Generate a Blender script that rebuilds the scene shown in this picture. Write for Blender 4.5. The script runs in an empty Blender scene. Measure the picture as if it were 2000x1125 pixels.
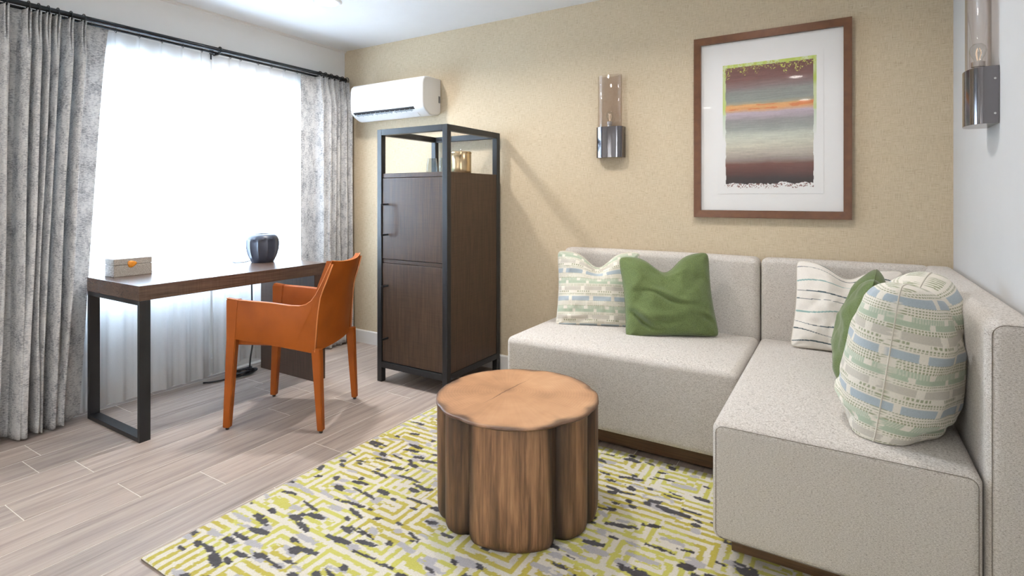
import bpy, bmesh, math, random
import numpy as np
from mathutils import Vector, Matrix, noise

random.seed(7)
rng = np.random.default_rng(11)
PI = math.pi
scene = bpy.context.scene
COL = scene.collection

# ------------------------------------------------------------------ camera
cam_data = bpy.data.cameras.new('camera')
cam = bpy.data.objects.new('camera', cam_data)
COL.objects.link(cam)
cam_data.sensor_fit = 'HORIZONTAL'
cam_data.sensor_width = 36.0
cam_data.lens = 1056 / 2000 * 36.0
cam_data.shift_y = -(562.5 - 385) / 2000
cam_data.clip_start = 0.05
cam.location = (3.610, -3.186, 1.204)
cam.rotation_euler = (PI / 2, 0, math.atan(644 / 1056))
scene.camera = cam

# ------------------------------------------------------------------ view, world, daylight
scene.view_settings.view_transform = 'Standard'
scene.view_settings.look = 'None'
scene.view_settings.gamma = 1.0
scene.view_settings.use_curve_mapping = False
scene.view_settings.exposure = 0.17
scene.cycles.max_bounces = 10
scene.cycles.diffuse_bounces = 5
scene.cycles.transparent_max_bounces = 16
scene.cycles.caustics_reflective = False
scene.cycles.caustics_refractive = False
scene.cycles.sample_clamp_indirect = 6.0

WORLD_STRENGTH = 40.0
world = bpy.data.worlds.new('overcast_sky')
scene.world = world
world.use_nodes = True
wn = world.node_tree.nodes['Background']
wn.inputs['Color'].default_value = (0.60, 0.78, 1.0, 1)
wn.inputs['Strength'].default_value = WORLD_STRENGTH

LAMP_W = [18.5, 12.2, 7.6, 4.0, 3.0, 2.5, 2.5, 2.0]
LAMP_COL = (1.0, 0.968, 0.935)
FILL_BLIND_T = (.42, .17)  # fill light let through by the two added windows' blinds
LAMPS = [(0.84, -0.88), (2.02, -1.05), (3.20, -0.90), (0.60, -2.9), (2.02, -3.1), (3.21, -3.08), (2.02, -4.6), (3.21, -4.6)]  # downlights labelled added are unseen extras put in to light the room

# ------------------------------------------------------------------ helpers
WL = {}


def lin(c):
    c = np.asarray(c, float) / 255.0
    return np.where(c <= 0.04045, c / 12.92, ((c + 0.055) / 1.055) ** 2.4)


def L4(r, g, b):
    v = lin((r, g, b))
    return (float(v[0]), float(v[1]), float(v[2]), 1.0)


def thing(name, label, cat, loc=(0, 0, 0), rotz=0.0, group=None):
    o = bpy.data.objects.new(name, None)
    COL.objects.link(o)
    o.empty_display_size = 0.1
    o.location = loc
    o.rotation_euler = (0, 0, rotz)
    WL[o.name] = Vector(loc)
    tag(o, label, cat, group)
    return o


def tag(o, label, cat, group=None):
    o['label'] = label
    o['category'] = cat
    if group:
        o['group'] = group
    return o


def obj(name, bm, mats, parent=None, label=None, local=False, smooth=None, kind=None):
    me = bpy.data.meshes.new(name)
    if parent is not None and not local:
        bmesh.ops.translate(bm, verts=bm.verts, vec=-WL[parent.name])
    bm.normal_update()
    bm.to_mesh(me)
    bm.free()
    o = bpy.data.objects.new(name, me)
    COL.objects.link(o)
    for m in (mats if isinstance(mats, (list, tuple)) else [mats]):
        me.materials.append(m)
    if parent is not None:
        o.parent = parent
        WL[o.name] = WL[parent.name]
    else:
        WL[o.name] = Vector((0, 0, 0))
    if smooth is not None:
        sm(o, smooth)
    if label:
        o['label'] = label
    if kind:
        o['kind'] = kind
    return o


def sm(o, deg=40):
    me = o.data
    me.polygons.foreach_set('use_smooth', [True] * len(me.polygons))
    if deg < 179:
        b = bmesh.new()
        b.from_mesh(me)
        lim = math.radians(deg)
        for e in b.edges:
            if len(e.link_faces) == 2 and e.calc_face_angle(0) > lim:
                e.smooth = False
        b.to_mesh(me)
        b.free()


def box(bm, x0, x1, y0, y1, z0, z1, bev=0.0, seg=2, mi=0):
    r = bmesh.ops.create_cube(bm, size=1.0)
    vs = r['verts']
    for v in vs:
        v.co = Vector((x0 + (v.co.x + .5) * (x1 - x0), y0 + (v.co.y + .5) * (y1 - y0), z0 + (v.co.z + .5) * (z1 - z0)))
    fs = list({f for v in vs for f in v.link_faces})
    for f in fs:
        f.material_index = mi
    if bev > 0:
        es = list({e for v in vs for e in v.link_edges})
        bmesh.ops.bevel(bm, geom=es, offset=bev, segments=seg, profile=0.5, affect='EDGES')
    return bm


def bx(x0, x1, y0, y1, z0, z1, bev=0.0, seg=2):
    return box(bmesh.new(), x0, x1, y0, y1, z0, z1, bev, seg)


def tube(bm, pts, r, n=10, caps=True, closed=False):
    pts = [Vector(p) for p in pts]
    m = len(pts)
    rad = r if isinstance(r, (list, tuple)) else [r] * m
    rings = []
    prev = None
    for i, p in enumerate(pts):
        if closed:
            t = (pts[(i + 1) % m] - pts[i - 1]).normalized()
        else:
            t = (pts[min(i + 1, m - 1)] - pts[max(i - 1, 0)]).normalized()
        if prev is None:
            a = Vector((0, 0, 1)) if abs(t.z) < .9 else Vector((1, 0, 0))
            nrm = t.cross(a).normalized()
        else:
            nrm = (prev - t * prev.dot(t)).normalized()
        prev = nrm
        b = t.cross(nrm)
        rings.append([bm.verts.new(p + (nrm * math.cos(2 * PI * k / n) + b * math.sin(2 * PI * k / n)) * rad[i]) for k in range(n)])
    rng_ = range(m) if closed else range(m - 1)
    for i in rng_:
        A, B = rings[i], rings[(i + 1) % m]
        for k in range(n):
            bm.faces.new((A[k], A[(k + 1) % n], B[(k + 1) % n], B[k]))
    if caps and not closed:
        bm.faces.new(rings[0][::-1])
        bm.faces.new(rings[-1])
    return bm


def lathe(bm, prof, c, n=48, sx=1.0, sy=1.0, rfun=None):
    """prof: list of (r, z); c: centre."""
    rings = []
    for (r, z) in prof:
        if r < 1e-6:
            rings.append([bm.verts.new((c[0], c[1], c[2] + z))])
        else:
            ring = []
            for k in range(n):
                a = 2 * PI * k / n
                rr = r * (rfun(a, z) if rfun else 1.0)
                ring.append(bm.verts.new((c[0] + rr * math.cos(a) * sx, c[1] + rr * math.sin(a) * sy, c[2] + z)))
            rings.append(ring)
    for A, B in zip(rings[:-1], rings[1:]):
        if len(A) == 1 and len(B) == 1:
            continue
        for k in range(n):
            k2 = (k + 1) % n
            if len(A) == 1:
                bm.faces.new((A[0], B[k2], B[k]))
            elif len(B) == 1:
                bm.faces.new((A[k], A[k2], B[0]))
            else:
                bm.faces.new((A[k], A[k2], B[k2], B[k]))
    return bm


def prism(bm, pts, axis, a0, a1, bev=0.0, seg=2):
    """extrude a 2D outline along an axis. axis 'x': pts=(y,z); 'y': pts=(x,z); 'z': pts=(x,y)"""
    def P(p, a):
        return {'x': (a, p[0], p[1]), 'y': (p[0], a, p[1]), 'z': (p[0], p[1], a)}[axis]
    A = [bm.verts.new(P(p, a0)) for p in pts]
    B = [bm.verts.new(P(p, a1)) for p in pts]
    n = len(pts)
    fs = [bm.faces.new(A), bm.faces.new(B[::-1])]
    for i in range(n):
        fs.append(bm.faces.new((A[(i + 1) % n], A[i], B[i], B[(i + 1) % n])))
    bmesh.ops.recalc_face_normals(bm, faces=fs)
    if bev > 0:
        es = [e for f in fs[:2] for e in f.edges]
        bmesh.ops.bevel(bm, geom=es, offset=bev, segments=seg, profile=0.5, affect='EDGES')
    return bm


def soft_box(x0, x1, y0, y1, z0, z1, r, crown=0.0, n=26, rb=None):
    """upholstered block: rounded edges, slightly crowned top"""
    bm = bmesh.new()
    lo = np.array((x0, y0, z0), float)
    hi = np.array((x1, y1, z1), float)

    def ticks(a, b, m):
        e = [0, .15, .3, .5, .7, .85, 1.0]
        t = [a + r * k for k in e] + list(np.linspace(a + r, b - r, m + 2)[1:-1]) + [b - r * k for k in e[::-1]]
        return t
    T = [ticks(lo[i], hi[i], n) for i in range(3)]
    cache = {}

    def V(p):
        k = (round(p[0], 5), round(p[1], 5), round(p[2], 5))
        if k not in cache:
            q = np.array(p)
            c = np.clip(q, lo + r, hi - r)
            d = q - c
            m = np.abs(d).max()
            if m > 1e-9:
                l = np.linalg.norm(d)
                q = c + d / l * m
            u = (q[0] - x0) / (x1 - x0) * 2 - 1
            v = (q[1] - y0) / (y1 - y0) * 2 - 1
            w = (q[2] - z0) / (z1 - z0)
            q = q + np.array((0, 0, crown * max(0, 1 - u ** 4) * max(0, 1 - v ** 4) * max(0, w) ** 3))
            cache[k] = bm.verts.new(q)
        return cache[k]
    for ax in range(3):
        o1, o2 = [i for i in range(3) if i != ax]
        for side in (lo[ax], hi[ax]):
            for a in range(len(T[o1]) - 1):
                for b in range(len(T[o2]) - 1):
                    quad = []
                    for (i, j) in ((a, b), (a + 1, b), (a + 1, b + 1), (a, b + 1)):
                        p = [0, 0, 0]
                        p[ax] = side
                        p[o1] = T[o1][i]
                        p[o2] = T[o2][j]
                        quad.append(V(p))
                    try:
                        bm.faces.new(quad)
                    except ValueError:
                        pass
    bmesh.ops.recalc_face_normals(bm, faces=bm.faces)
    return bm


def color_attr(o, cols, name='col'):
    """per vertex colour (linear rgb, n x 3)"""
    a = o.data.color_attributes.new(name, 'FLOAT_COLOR', 'POINT')
    c = np.ones((len(o.data.vertices), 4), np.float32)
    c[:, :3] = cols
    a.data.foreach_set('color', c.ravel())


def grid_obj(name, P, mats, parent=None, closed_v=False, smooth=True, label=None, kind=None):
    """P: (nu, nv, 3) world points -> quad grid object"""
    nu, nv = P.shape[:2]
    if parent is not None:
        P = P - np.array(WL[parent.name])
    idx = np.arange(nu * nv).reshape(nu, nv)
    q = np.stack([idx[:-1, :-1], idx[1:, :-1], idx[1:, 1:], idx[:-1, 1:]], -1).reshape(-1, 4)
    me = bpy.data.meshes.new(name)
    me.vertices.add(nu * nv)
    me.vertices.foreach_set('co', P.reshape(-1).astype(np.float32))
    me.loops.add(q.size)
    me.loops.foreach_set('vertex_index', q.reshape(-1).astype(np.int32))
    me.polygons.add(len(q))
    me.polygons.foreach_set('loop_start', (np.arange(len(q)) * 4).astype(np.int32))
    if smooth:
        me.polygons.foreach_set('use_smooth', [True] * len(q))
    me.update(calc_edges=True)
    me.validate()
    o = bpy.data.objects.new(name, me)
    COL.objects.link(o)
    for m in (mats if isinstance(mats, (list, tuple)) else [mats]):
        me.materials.append(m)
    if parent is not None:
        o.parent = parent
        WL[o.name] = WL[parent.name]
    else:
        WL[o.name] = Vector((0, 0, 0))
    if label:
        o['label'] = label
    if kind:
        o['kind'] = kind
    return o


def vnoise(x, y, seed=0):
    """smooth value noise on arrays, 0..1"""
    xi = np.floor(x).astype(int)
    yi = np.floor(y).astype(int)
    fx = x - xi
    fy = y - yi
    fx = fx * fx * (3 - 2 * fx)
    fy = fy * fy * (3 - 2 * fy)

    def h(a, b):
        n = (a * 374761393 + b * 668265263 + seed * 974711) & 0x7fffffff
        n = ((n ^ (n >> 13)) * 1274126177) & 0x7fffffff
        return ((n ^ (n >> 16)) & 0xffff) / 65535.0
    return (h(xi, yi) * (1 - fx) + h(xi + 1, yi) * fx) * (1 - fy) + (h(xi, yi + 1) * (1 - fx) + h(xi + 1, yi + 1) * fx) * fy


# ------------------------------------------------------------------ materials
class N:
    def __init__(s, name):
        s.m = bpy.data.materials.new(name)
        s.m.use_nodes = True
        s.t = s.m.node_tree
        s.bsdf = s.t.nodes['Principled BSDF']
        s.out = s.t.nodes['Material Output']

    def add(s, typ, **kw):
        n = s.t.nodes.new(typ)
        for k, v in kw.items():
            setattr(n, k, v)
        return n

    def link(s, a, b):
        s.t.links.new(a, b)

    def coord(s, scale=(1, 1, 1), kind='Object', rot=(0, 0, 0)):
        tc = s.add('ShaderNodeTexCoord')
        mp = s.add('ShaderNodeMapping')
        mp.inputs['Scale'].default_value = scale
        mp.inputs['Rotation'].default_value = rot
        s.link(tc.outputs[kind], mp.inputs['Vector'])
        return mp.outputs['Vector']

    def noise(s, vec, scale=5, detail=3, rough=.5, dist=0.0):
        n = s.add('ShaderNodeTexNoise')
        n.inputs['Scale'].default_value = scale
        n.inputs['Detail'].default_value = detail
        n.inputs['Roughness'].default_value = rough
        n.inputs['Distortion'].default_value = dist
        if vec is not None:
            s.link(vec, n.inputs['Vector'])
        return n.outputs['Fac']

    def ramp(s, fac, stops, interp='LINEAR'):
        r = s.add('ShaderNodeValToRGB')
        r.color_ramp.interpolation = interp
        e = r.color_ramp.elements
        while len(e) < len(stops):
            e.new(0.5)
        for i, (p, c) in enumerate(stops):
            e[i].position = p
            e[i].color = c if len(c) == 4 else (*c, 1)
        s.link(fac, r.inputs['Fac'])
        return r.outputs['Color']

    def mix(s, fac, a, b, mode='MIX'):
        n = s.add('ShaderNodeMix', data_type='RGBA', blend_type=mode)
        for sock, v in ((n.inputs['Factor'], fac), (n.inputs['A'], a), (n.inputs['B'], b)):
            pass
        ins = [i for i in n.inputs if i.enabled]
        for sock, v in zip(ins, (fac, a, b)):
            if hasattr(v, 'links'):
                s.link(v, sock)
            else:
                sock.default_value = v
        return [o for o in n.outputs if o.enabled][0]

    def math(s, op, a, b=0.0, c=0.0):
        n = s.add('ShaderNodeMath', operation=op)
        for sock, v in zip(n.inputs, (a, b, c)):
            if hasattr(v, 'links'):
                s.link(v, sock)
            else:
                sock.default_value = v
        return n.outputs[0]

    def bump(s, h, strength=.3, dist=.002):
        b = s.add('ShaderNodeBump')
        b.inputs['Strength'].default_value = strength
        b.inputs['Distance'].default_value = dist
        s.link(h, b.inputs['Height'])
        s.link(b.outputs['Normal'], s.bsdf.inputs['Normal'])

    def base(s, col, rough=.5, metal=0.0, spec=None, sheen=None):
        for sock, v in ((s.bsdf.inputs['Base Color'], col), (s.bsdf.inputs['Roughness'], rough), (s.bsdf.inputs['Metallic'], metal)):
            if hasattr(v, 'links'):
                s.link(v, sock)
            else:
                sock.default_value = v
        if spec is not None:
            s.bsdf.inputs['Specular IOR Level'].default_value = spec
        if sheen is not None:
            s.bsdf.inputs['Sheen Weight'].default_value = sheen
        return s.m


def m_plain(name, col, rough=.5, metal=0.0, spec=None, var=.04, scale=40):
    n = N(name)
    f = n.noise(n.coord(), scale, 3)
    c = n.ramp(f, [(.3, [x * (1 - var) for x in col[:3]]), (.7, [min(1, x * (1 + var)) for x in col[:3]])])
    return n.base(c, rough, metal, spec)


def m_wallpaper():
    n = N('grasscloth_wallpaper')
    h = n.noise(n.coord((22, 1, 560)), 1, 2, .6)
    v = n.noise(n.coord((560, 1, 22)), 1, 2, .6)
    h2 = n.noise(n.coord((30, 1, 260)), 1, 2, .5)
    v2 = n.noise(n.coord((260, 1, 30)), 1, 2, .5)
    big = n.noise(n.coord((3, 1, 3)), 1, 2, .5)
    s1 = n.math('ADD', n.math('MULTIPLY', h, .5), n.math('MULTIPLY', v, .5))
    base = n.ramp(s1, [(.34, L4(176, 158, 132)), (.5, L4(200, 184, 158)), (.66, L4(213, 199, 175))])
    th = n.ramp(h2, [(.30, (1, 1, 1)), (.36, (0, 0, 0))])
    tv = n.ramp(v2, [(.30, (1, 1, 1)), (.36, (0, 0, 0))])
    c = n.mix(n.math('MULTIPLY', th, .45), base, L4(140, 116, 84))
    c = n.mix(n.math('MULTIPLY', tv, .45), c, L4(148, 124, 92))
    c = n.mix(n.math('MULTIPLY', big, .12), c, L4(212, 192, 158))
    n.bump(s1, .25, .001)
    return n.base(c, .85, 0, .2)


def m_tweed():
    n = N('sofa_tweed')
    f1 = n.noise(n.coord((190, 190, 640)), 1, 2, .6)
    f2 = n.noise(n.coord((640, 640, 640)), 1, 2, .6)
    f3 = n.noise(n.coord((95, 95, 400)), 1, 2, .55)
    f = n.math('ADD', n.math('MULTIPLY', f1, .5), n.math('MULTIPLY', f2, .5))
    c = n.ramp(f, [(.34, L4(142, 132, 122)), (.47, L4(196, 189, 181)), (.6, L4(221, 215, 209))])
    d = n.ramp(f3, [(.32, (1, 1, 1)), (.4, (0, 0, 0))])
    c = n.mix(n.math('MULTIPLY', d, .45), c, L4(120, 108, 98))
    n.bump(f, .35, .0012)
    return n.base(c, .9, 0, .15, .25)


def m_darkwood(name, c0, c1, axis='z', rough=.38, cross=True):
    n = N(name)
    sc = {'z': (160, 160, 5), 'x': (5, 160, 160), 'y': (160, 5, 160)}[axis]
    f = n.noise(n.coord(sc), 1, 4, .6)
    c = n.ramp(f, [(.3, c0), (.7, c1)])
    if cross:
        sc2 = {'z': (8, 8, 260), 'x': (260, 8, 8), 'y': (8, 260, 8)}[axis]
        g = n.noise(n.coord(sc2), 1, 2, .5)
        c = n.mix(n.math('MULTIPLY', n.ramp(g, [(.35, (1, 1, 1)), (.5, (0, 0, 0))]), .25), c, [x * .6 for x in c0[:3]] + [1])
    n.bump(f, .12, .001)
    return n.base(c, rough, 0, .35)


def m_floor():
    n = N('wood_look_plank_tile')
    at = n.add('ShaderNodeAttribute', attribute_name='plank')
    tc = n.add('ShaderNodeTexCoord')
    off = n.add('ShaderNodeVectorMath', operation='ADD')
    comb = n.add('ShaderNodeCombineXYZ')
    n.link(n.math('MULTIPLY', at.outputs['Fac'], 37.0), comb.inputs['X'])
    n.link(n.math('MULTIPLY', at.outputs['Fac'], 91.0), comb.inputs['Y'])
    n.link(tc.outputs['Object'], off.inputs[0])
    n.link(comb.outputs[0], off.inputs[1])

    def mp(sc):
        m = n.add('ShaderNodeMapping')
        m.inputs['Scale'].default_value = sc
        n.link(off.outputs[0], m.inputs['Vector'])
        return m.outputs[0]
    f1 = n.noise(mp((26, 1.3, 1)), 1, 5, .62, .6)
    f2 = n.noise(mp((150, 4, 1)), 1, 3, .6)
    f = n.math('ADD', n.math('MULTIPLY', f1, .7), n.math('MULTIPLY', f2, .3))
    c = n.ramp(f, [(.32, L4(132, 119, 111)), (.45, L4(162, 147, 137)), (.56, L4(177, 162, 151)), (.68, L4(190, 177, 167))])
    t = n.ramp(at.outputs['Fac'], [(0, (.90, .90, .91)), (1, (1.04, 1.03, 1.02))])
    c = n.mix(1.0, c, t, 'MULTIPLY')
    n.bump(f, .08, .001)
    r = n.ramp(f1, [(.3, (.50, .50, .50)), (.7, (.62, .62, .62))])
    return n.base(c, r, 0, .5)


def m_vcol(name, rough=.9, spec=.2, bump_scale=300, bump_str=.3, sheen=0.0, var=.1, vs=250):
    n = N(name)
    a = n.add('ShaderNodeAttribute', attribute_name='col')
    f = n.noise(n.coord(), vs, 2)
    m = n.ramp(f, [(.3, [1 - var] * 3), (.7, [1 + var * .5] * 3)])
    c = n.mix(1.0, a.outputs['Color'], m, 'MULTIPLY')
    if bump_str > 0:
        n.bump(n.noise(n.coord(), bump_scale, 2), bump_str, .002)
    return n.base(c, rough, 0, spec, sheen)


def m_glass(name, tint=(1, 1, 1, 1), ior=1.45, rough=0.0, refl=1.0):
    n = N(name)
    n.t.nodes.remove(n.bsdf)
    tr = n.add('ShaderNodeBsdfTransparent')
    tr.inputs['Color'].default_value = tint
    gl = n.add('ShaderNodeBsdfGlossy')
    gl.inputs['Roughness'].default_value = rough
    fr = n.add('ShaderNodeLayerWeight')
    fr.inputs['Blend'].default_value = .5
    r0 = ((ior - 1) / (ior + 1)) ** 2
    sch = n.math('ADD', n.math('MULTIPLY', n.math('POWER', fr.outputs['Facing'], 5.0), 1 - r0), r0)
    mx = n.add('ShaderNodeMixShader')
    n.link(n.math('MULTIPLY', sch, refl), mx.inputs['Fac'])
    n.link(tr.outputs[0], mx.inputs[1])
    n.link(gl.outputs[0], mx.inputs[2])
    n.link(mx.outputs[0], n.out.inputs['Surface'])
    return n.m


def m_cloth_light(name, col, transp, transl):
    """thin cloth: part open weave, part light-passing thread"""
    n = N(name)
    n.t.nodes.remove(n.bsdf)
    f = n.noise(n.coord((60, 400, 400)), 1, 2)
    c = n.ramp(f, [(.3, [x * .94 for x in col[:3]]), (.7, col[:3])])
    df = n.add('ShaderNodeBsdfDiffuse')
    tl = n.add('ShaderNodeBsdfTranslucent')
    tp = n.add('ShaderNodeBsdfTransparent')
    n.link(c, df.inputs['Color'])
    n.link(c, tl.inputs['Color'])
    m1 = n.add('ShaderNodeMixShader')
    m1.inputs['Fac'].default_value = transl
    n.link(df.outputs[0], m1.inputs[1])
    n.link(tl.outputs[0], m1.inputs[2])
    m2 = n.add('ShaderNodeMixShader')
    m2.inputs['Fac'].default_value = transp
    n.link(m1.outputs[0], m2.inputs[1])
    n.link(tp.outputs[0], m2.inputs[2])
    n.link(m2.outputs[0], n.out.inputs['Surface'])
    return n.m


def m_drape():
    n = N('mottled_drape_cloth')
    n.t.nodes.remove(n.bsdf)
    f1 = n.noise(n.coord((70, 70, 300)), 1, 4, .72)
    f2 = n.noise(n.coord((22, 22, 10)), 1, 4, .7)
    f = n.math('ADD', n.math('MULTIPLY', f1, .6), n.math('MULTIPLY', f2, .4))
    c = n.ramp(f, [(.37, L4(126, 128, 132)), (.45, L4(184, 184, 186)), (.52, L4(222, 221, 220)), (.64, L4(236, 235, 233))])
    df = n.add('ShaderNodeBsdfDiffuse')
    tl = n.add('ShaderNodeBsdfTranslucent')
    n.link(c, df.inputs['Color'])
    n.link(c, tl.inputs['Color'])
    m1 = n.add('ShaderNodeMixShader')
    m1.inputs['Fac'].default_value = .2
    n.link(df.outputs[0], m1.inputs[1])
    n.link(tl.outputs[0], m1.inputs[2])
    n.link(m1.outputs[0], n.out.inputs['Surface'])
    return n.m


def m_emit(name, col, s):
    n = N(name)
    n.bsdf.inputs['Base Color'].default_value = (.9, .9, .9, 1)
    n.bsdf.inputs['Emission Color'].default_value = col
    n.bsdf.inputs['Emission Strength'].default_value = s
    return n.m


def m_leather():
    n = N('tan_leather')
    f = n.noise(n.coord(), 6, 3)
    g = n.noise(n.coord(), 500, 2)
    c = n.ramp(f, [(.3, L4(124, 58, 10)), (.7, L4(140, 69, 15))])
    n.bump(g, .06, .001)
    return n.base(c, .5, 0, .2)


def m_log(name, cols, attr=True, axis_scale=(60, 60, 3)):
    n = N(name)
    f1 = n.noise(n.coord(axis_scale), 1, 5, .65, .4)
    f2 = n.noise(n.coord((14, 14, 2.2)), 1, 3, .6)
    f = n.math('ADD', n.math('MULTIPLY', f1, .55), n.math('MULTIPLY', f2, .45))
    c = n.ramp(f, cols)
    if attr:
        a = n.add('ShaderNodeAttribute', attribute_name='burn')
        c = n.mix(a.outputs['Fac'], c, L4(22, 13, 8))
    n.bump(f1, .3, .003)
    return n.base(c, .5, 0, .4)


def m_logtop(cx, cy):
    n = N('log_end_grain')
    tc = n.add('ShaderNodeTexCoord')
    sep = n.add('ShaderNodeSeparateXYZ')
    n.link(tc.outputs['Object'], sep.inputs[0])
    dx = n.math('SUBTRACT', sep.outputs['X'], cx)
    dy = n.math('SUBTRACT', sep.outputs['Y'], cy)
    r = n.math('SQRT', n.math('ADD', n.math('MULTIPLY', dx, dx), n.math('MULTIPLY', dy, dy)))
    wob = n.noise(n.coord((5, 5, 1)), 1, 3)
    rr = n.math('ADD', r, n.math('MULTIPLY', wob, .06))
    ring = n.math('SINE', n.math('MULTIPLY', rr, 560.0))
    ring2 = n.noise(None, 1, 2)
    ang = n.math('ARCTAN2', dy, dx)
    cmb = n.add('ShaderNodeCombineXYZ')
    n.link(n.math('MULTIPLY', ang, 22.0), cmb.inputs[0])
    n.link(n.math('MULTIPLY', r, 3.0), cmb.inputs[1])
    ray = n.noise(cmb.outputs[0], 1, 4, .6)
    cloud = n.noise(n.coord((6, 6, 1)), 1, 3)
    f = n.math('ADD', n.math('MULTIPLY', ring, .028), n.math('ADD', n.math('MULTIPLY', ray, .2), n.math('MULTIPLY', cloud, .75)))
    c = n.ramp(f, [(.30, L4(150, 108, 76)), (.5, L4(176, 131, 95)), (.70, L4(192, 148, 111))])
    # heart crack across the centre
    a = math.radians(88)
    u = n.math('ADD', n.math('MULTIPLY', dx, math.cos(a)), n.math('MULTIPLY', dy, math.sin(a)))
    v = n.math('SUBTRACT', n.math('MULTIPLY', dy, math.cos(a)), n.math('MULTIPLY', dx, math.sin(a)))
    v = n.math('ADD', v, n.math('MULTIPLY', n.math('SUBTRACT', n.noise(n.coord((18, 18, 1)), 1, 3), .5), .02))
    w = n.math('MULTIPLY', n.math('MAXIMUM', n.math('SUBTRACT', 1.0, n.math('DIVIDE', n.math('ABSOLUTE', u), .175)), 0.0), .0034)
    crack = n.math('LESS_THAN', n.math('ABSOLUTE', v), w)
    c = n.mix(n.math('MULTIPLY', crack, .75), c, L4(82, 50, 32))
    heart = n.math('MULTIPLY', n.math('MAXIMUM', n.math('SUBTRACT', 1.0, n.math('DIVIDE', r, .04)), 0.0), .5)
    c = n.mix(heart, c, L4(110, 70, 45))
    at = n.add('ShaderNodeAttribute', attribute_name='burn')
    c = n.mix(at.outputs['Fac'], c, L4(62, 42, 32))
    return n.base(c, .42, 0, .45)


M = {}
M['white_wall'] = m_plain('white_wall_paint', L4(241, 241, 240), .8, 0, .2, .01, 8)
M['grey_wall'] = m_plain('pale_grey_wall_paint', L4(206, 206, 206), .8, 0, .2, .01, 8)
M['ceiling'] = m_plain('ceiling_paint', L4(236, 236, 236), .85, 0, .2, .01, 8)
M['trim'] = m_plain('white_trim_paint', L4(232, 230, 226), .45, 0, .4, .01, 8)
M['paper'] = m_wallpaper()
M['floor'] = m_floor()
M['grout'] = m_plain('pale_grout', L4(232, 226, 218), .9, 0, .1, .04, 60)
M['tweed'] = m_tweed()
M['black_metal'] = m_plain('black_metal', L4(26, 27, 29), .42, 0, .5, .06, 80)
M['cab_wood'] = m_darkwood('cabinet_veneer', L4(50, 36, 26), L4(80, 60, 45), 'z', .42)
M['desk_wood'] = m_darkwood('desk_veneer', L4(70, 54, 45), L4(98, 78, 66), 'y', .27)
M['panel_wood'] = m_darkwood('desk_panel_veneer', L4(60, 47, 40), L4(86, 68, 58), 'z', .36)
M['plinth'] = m_darkwood('plinth_wood', L4(70, 50, 32), L4(98, 72, 48), 'x', .5, False)
M['leather'] = m_leather()
M['seam'] = m_plain('leather_seam', L4(196, 122, 66), .5, 0, .4)
M['rubber'] = m_plain('black_rubber', L4(22, 20, 20), .6)
M['drape'] = m_drape()
M['sheer'] = m_cloth_light('sheer_voile', (.94, .94, .94), .14, .55)
M['hem'] = m_cloth_light('sheer_hem', (.9, .9, .9), .1, .4)
M['rod'] = m_plain('dark_iron_rod', L4(34, 38, 42), .3, .4, .5)
M['plastic'] = m_plain('white_plastic', L4(240, 240, 240), .3, 0, .5, .005)
M['vent_dark'] = m_plain('vent_dark', L4(30, 34, 38), .5)
M['vane'] = m_plain('grey_vane', L4(150, 160, 166), .4)
M['grey'] = m_plain('grey_label', L4(120, 120, 124), .5)
M['chrome'] = m_plain('smoked_chrome', (.22, .21, .22, 1), .1, 1.0, None, .02)
M['steel'] = m_plain('bright_chrome', (.75, .75, .75, 1), .12, 1.0, None, .02)
M['gunmetal'] = m_plain('gunmetal_plate', L4(88, 86, 88), .35, .7)
M['smoke_glass'] = m_glass('smoked_glass', (.93, .905, .89, 1), 1.5, .02)
M['clear_glass'] = m_glass('clear_glass', (.95, .97, .97, 1), 1.5)
M['grey_glass'] = m_glass('grey_tumbler_glass', (.88, .90, .90, 1), 1.5)
M['pane'] = m_glass('window_glass', (.97, .98, .98, 1), 1.45, 0, .6)
M['pic_glass'] = m_glass('picture_glass', (1, 1, 1, 1), 1.5, .035)
M['filament'] = m_emit('filament_glow', (1, .6, .25, 1), .5)
M['gold'] = m_plain('brushed_brass', (.62, .47, .29, 1), .24, 1.0, None, .05)
M['frame_wood'] = m_plain('bronze_brown_frame', L4(92, 56, 32), .3, .3, .5, .18, 30)
M['mat_board'] = m_plain('white_mat_board', L4(249, 249, 249), .8, 0, .2, .004)
M['art'] = m_vcol('painted_paper', .8, .2, 300, 0, 0, .03)
M['rug'] = m_vcol('tufted_wool', .95, .1, 420, .6, .3, .16, 330)
M['rug_back'] = m_plain('rug_backing', L4(120, 110, 95), .95)
M['weave'] = m_vcol('woven_cotton', .9, .15, 500, .25, .2, .06)
M['green'] = N('green_linen')
_f = M['green'].noise(M['green'].coord((300, 300, 300)), 1, 3)
_c = M['green'].ramp(_f, [(.32, L4(82, 95, 54)), (.68, L4(108, 122, 76))])
M['green'].bump(_f, .3, .0015)
M['green'] = M['green'].base(_c, .9, 0, .15, .3)
M['ceramic'] = m_plain('dark_blue_ceramic', L4(54, 58, 70), .35, 0, .5, .06)
M['shagreen'] = N('grey_shagreen')
_f = M['shagreen'].noise(M['shagreen'].coord((60, 260, 260)), 1, 3)
_c = M['shagreen'].ramp(_f, [(.35, L4(134, 126, 118)), (.65, L4(178, 170, 160))])
M['shagreen'] = M['shagreen'].base(_c, .5, 0, .4)
M['agate'] = m_plain('amber_agate', L4(196, 124, 40), .2, 0, .6, .25, 90)
M['cable'] = m_plain('black_cable', L4(18, 18, 22), .5)
M['lens'] = m_emit('lit_lamp_lens', (1, .95, .88, 1), 12.0)
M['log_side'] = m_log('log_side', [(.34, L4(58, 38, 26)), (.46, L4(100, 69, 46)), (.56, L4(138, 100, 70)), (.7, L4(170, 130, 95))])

# ------------------------------------------------------------------ setting
W, HC, YB = 4.049, 2.44, -5.4


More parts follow.
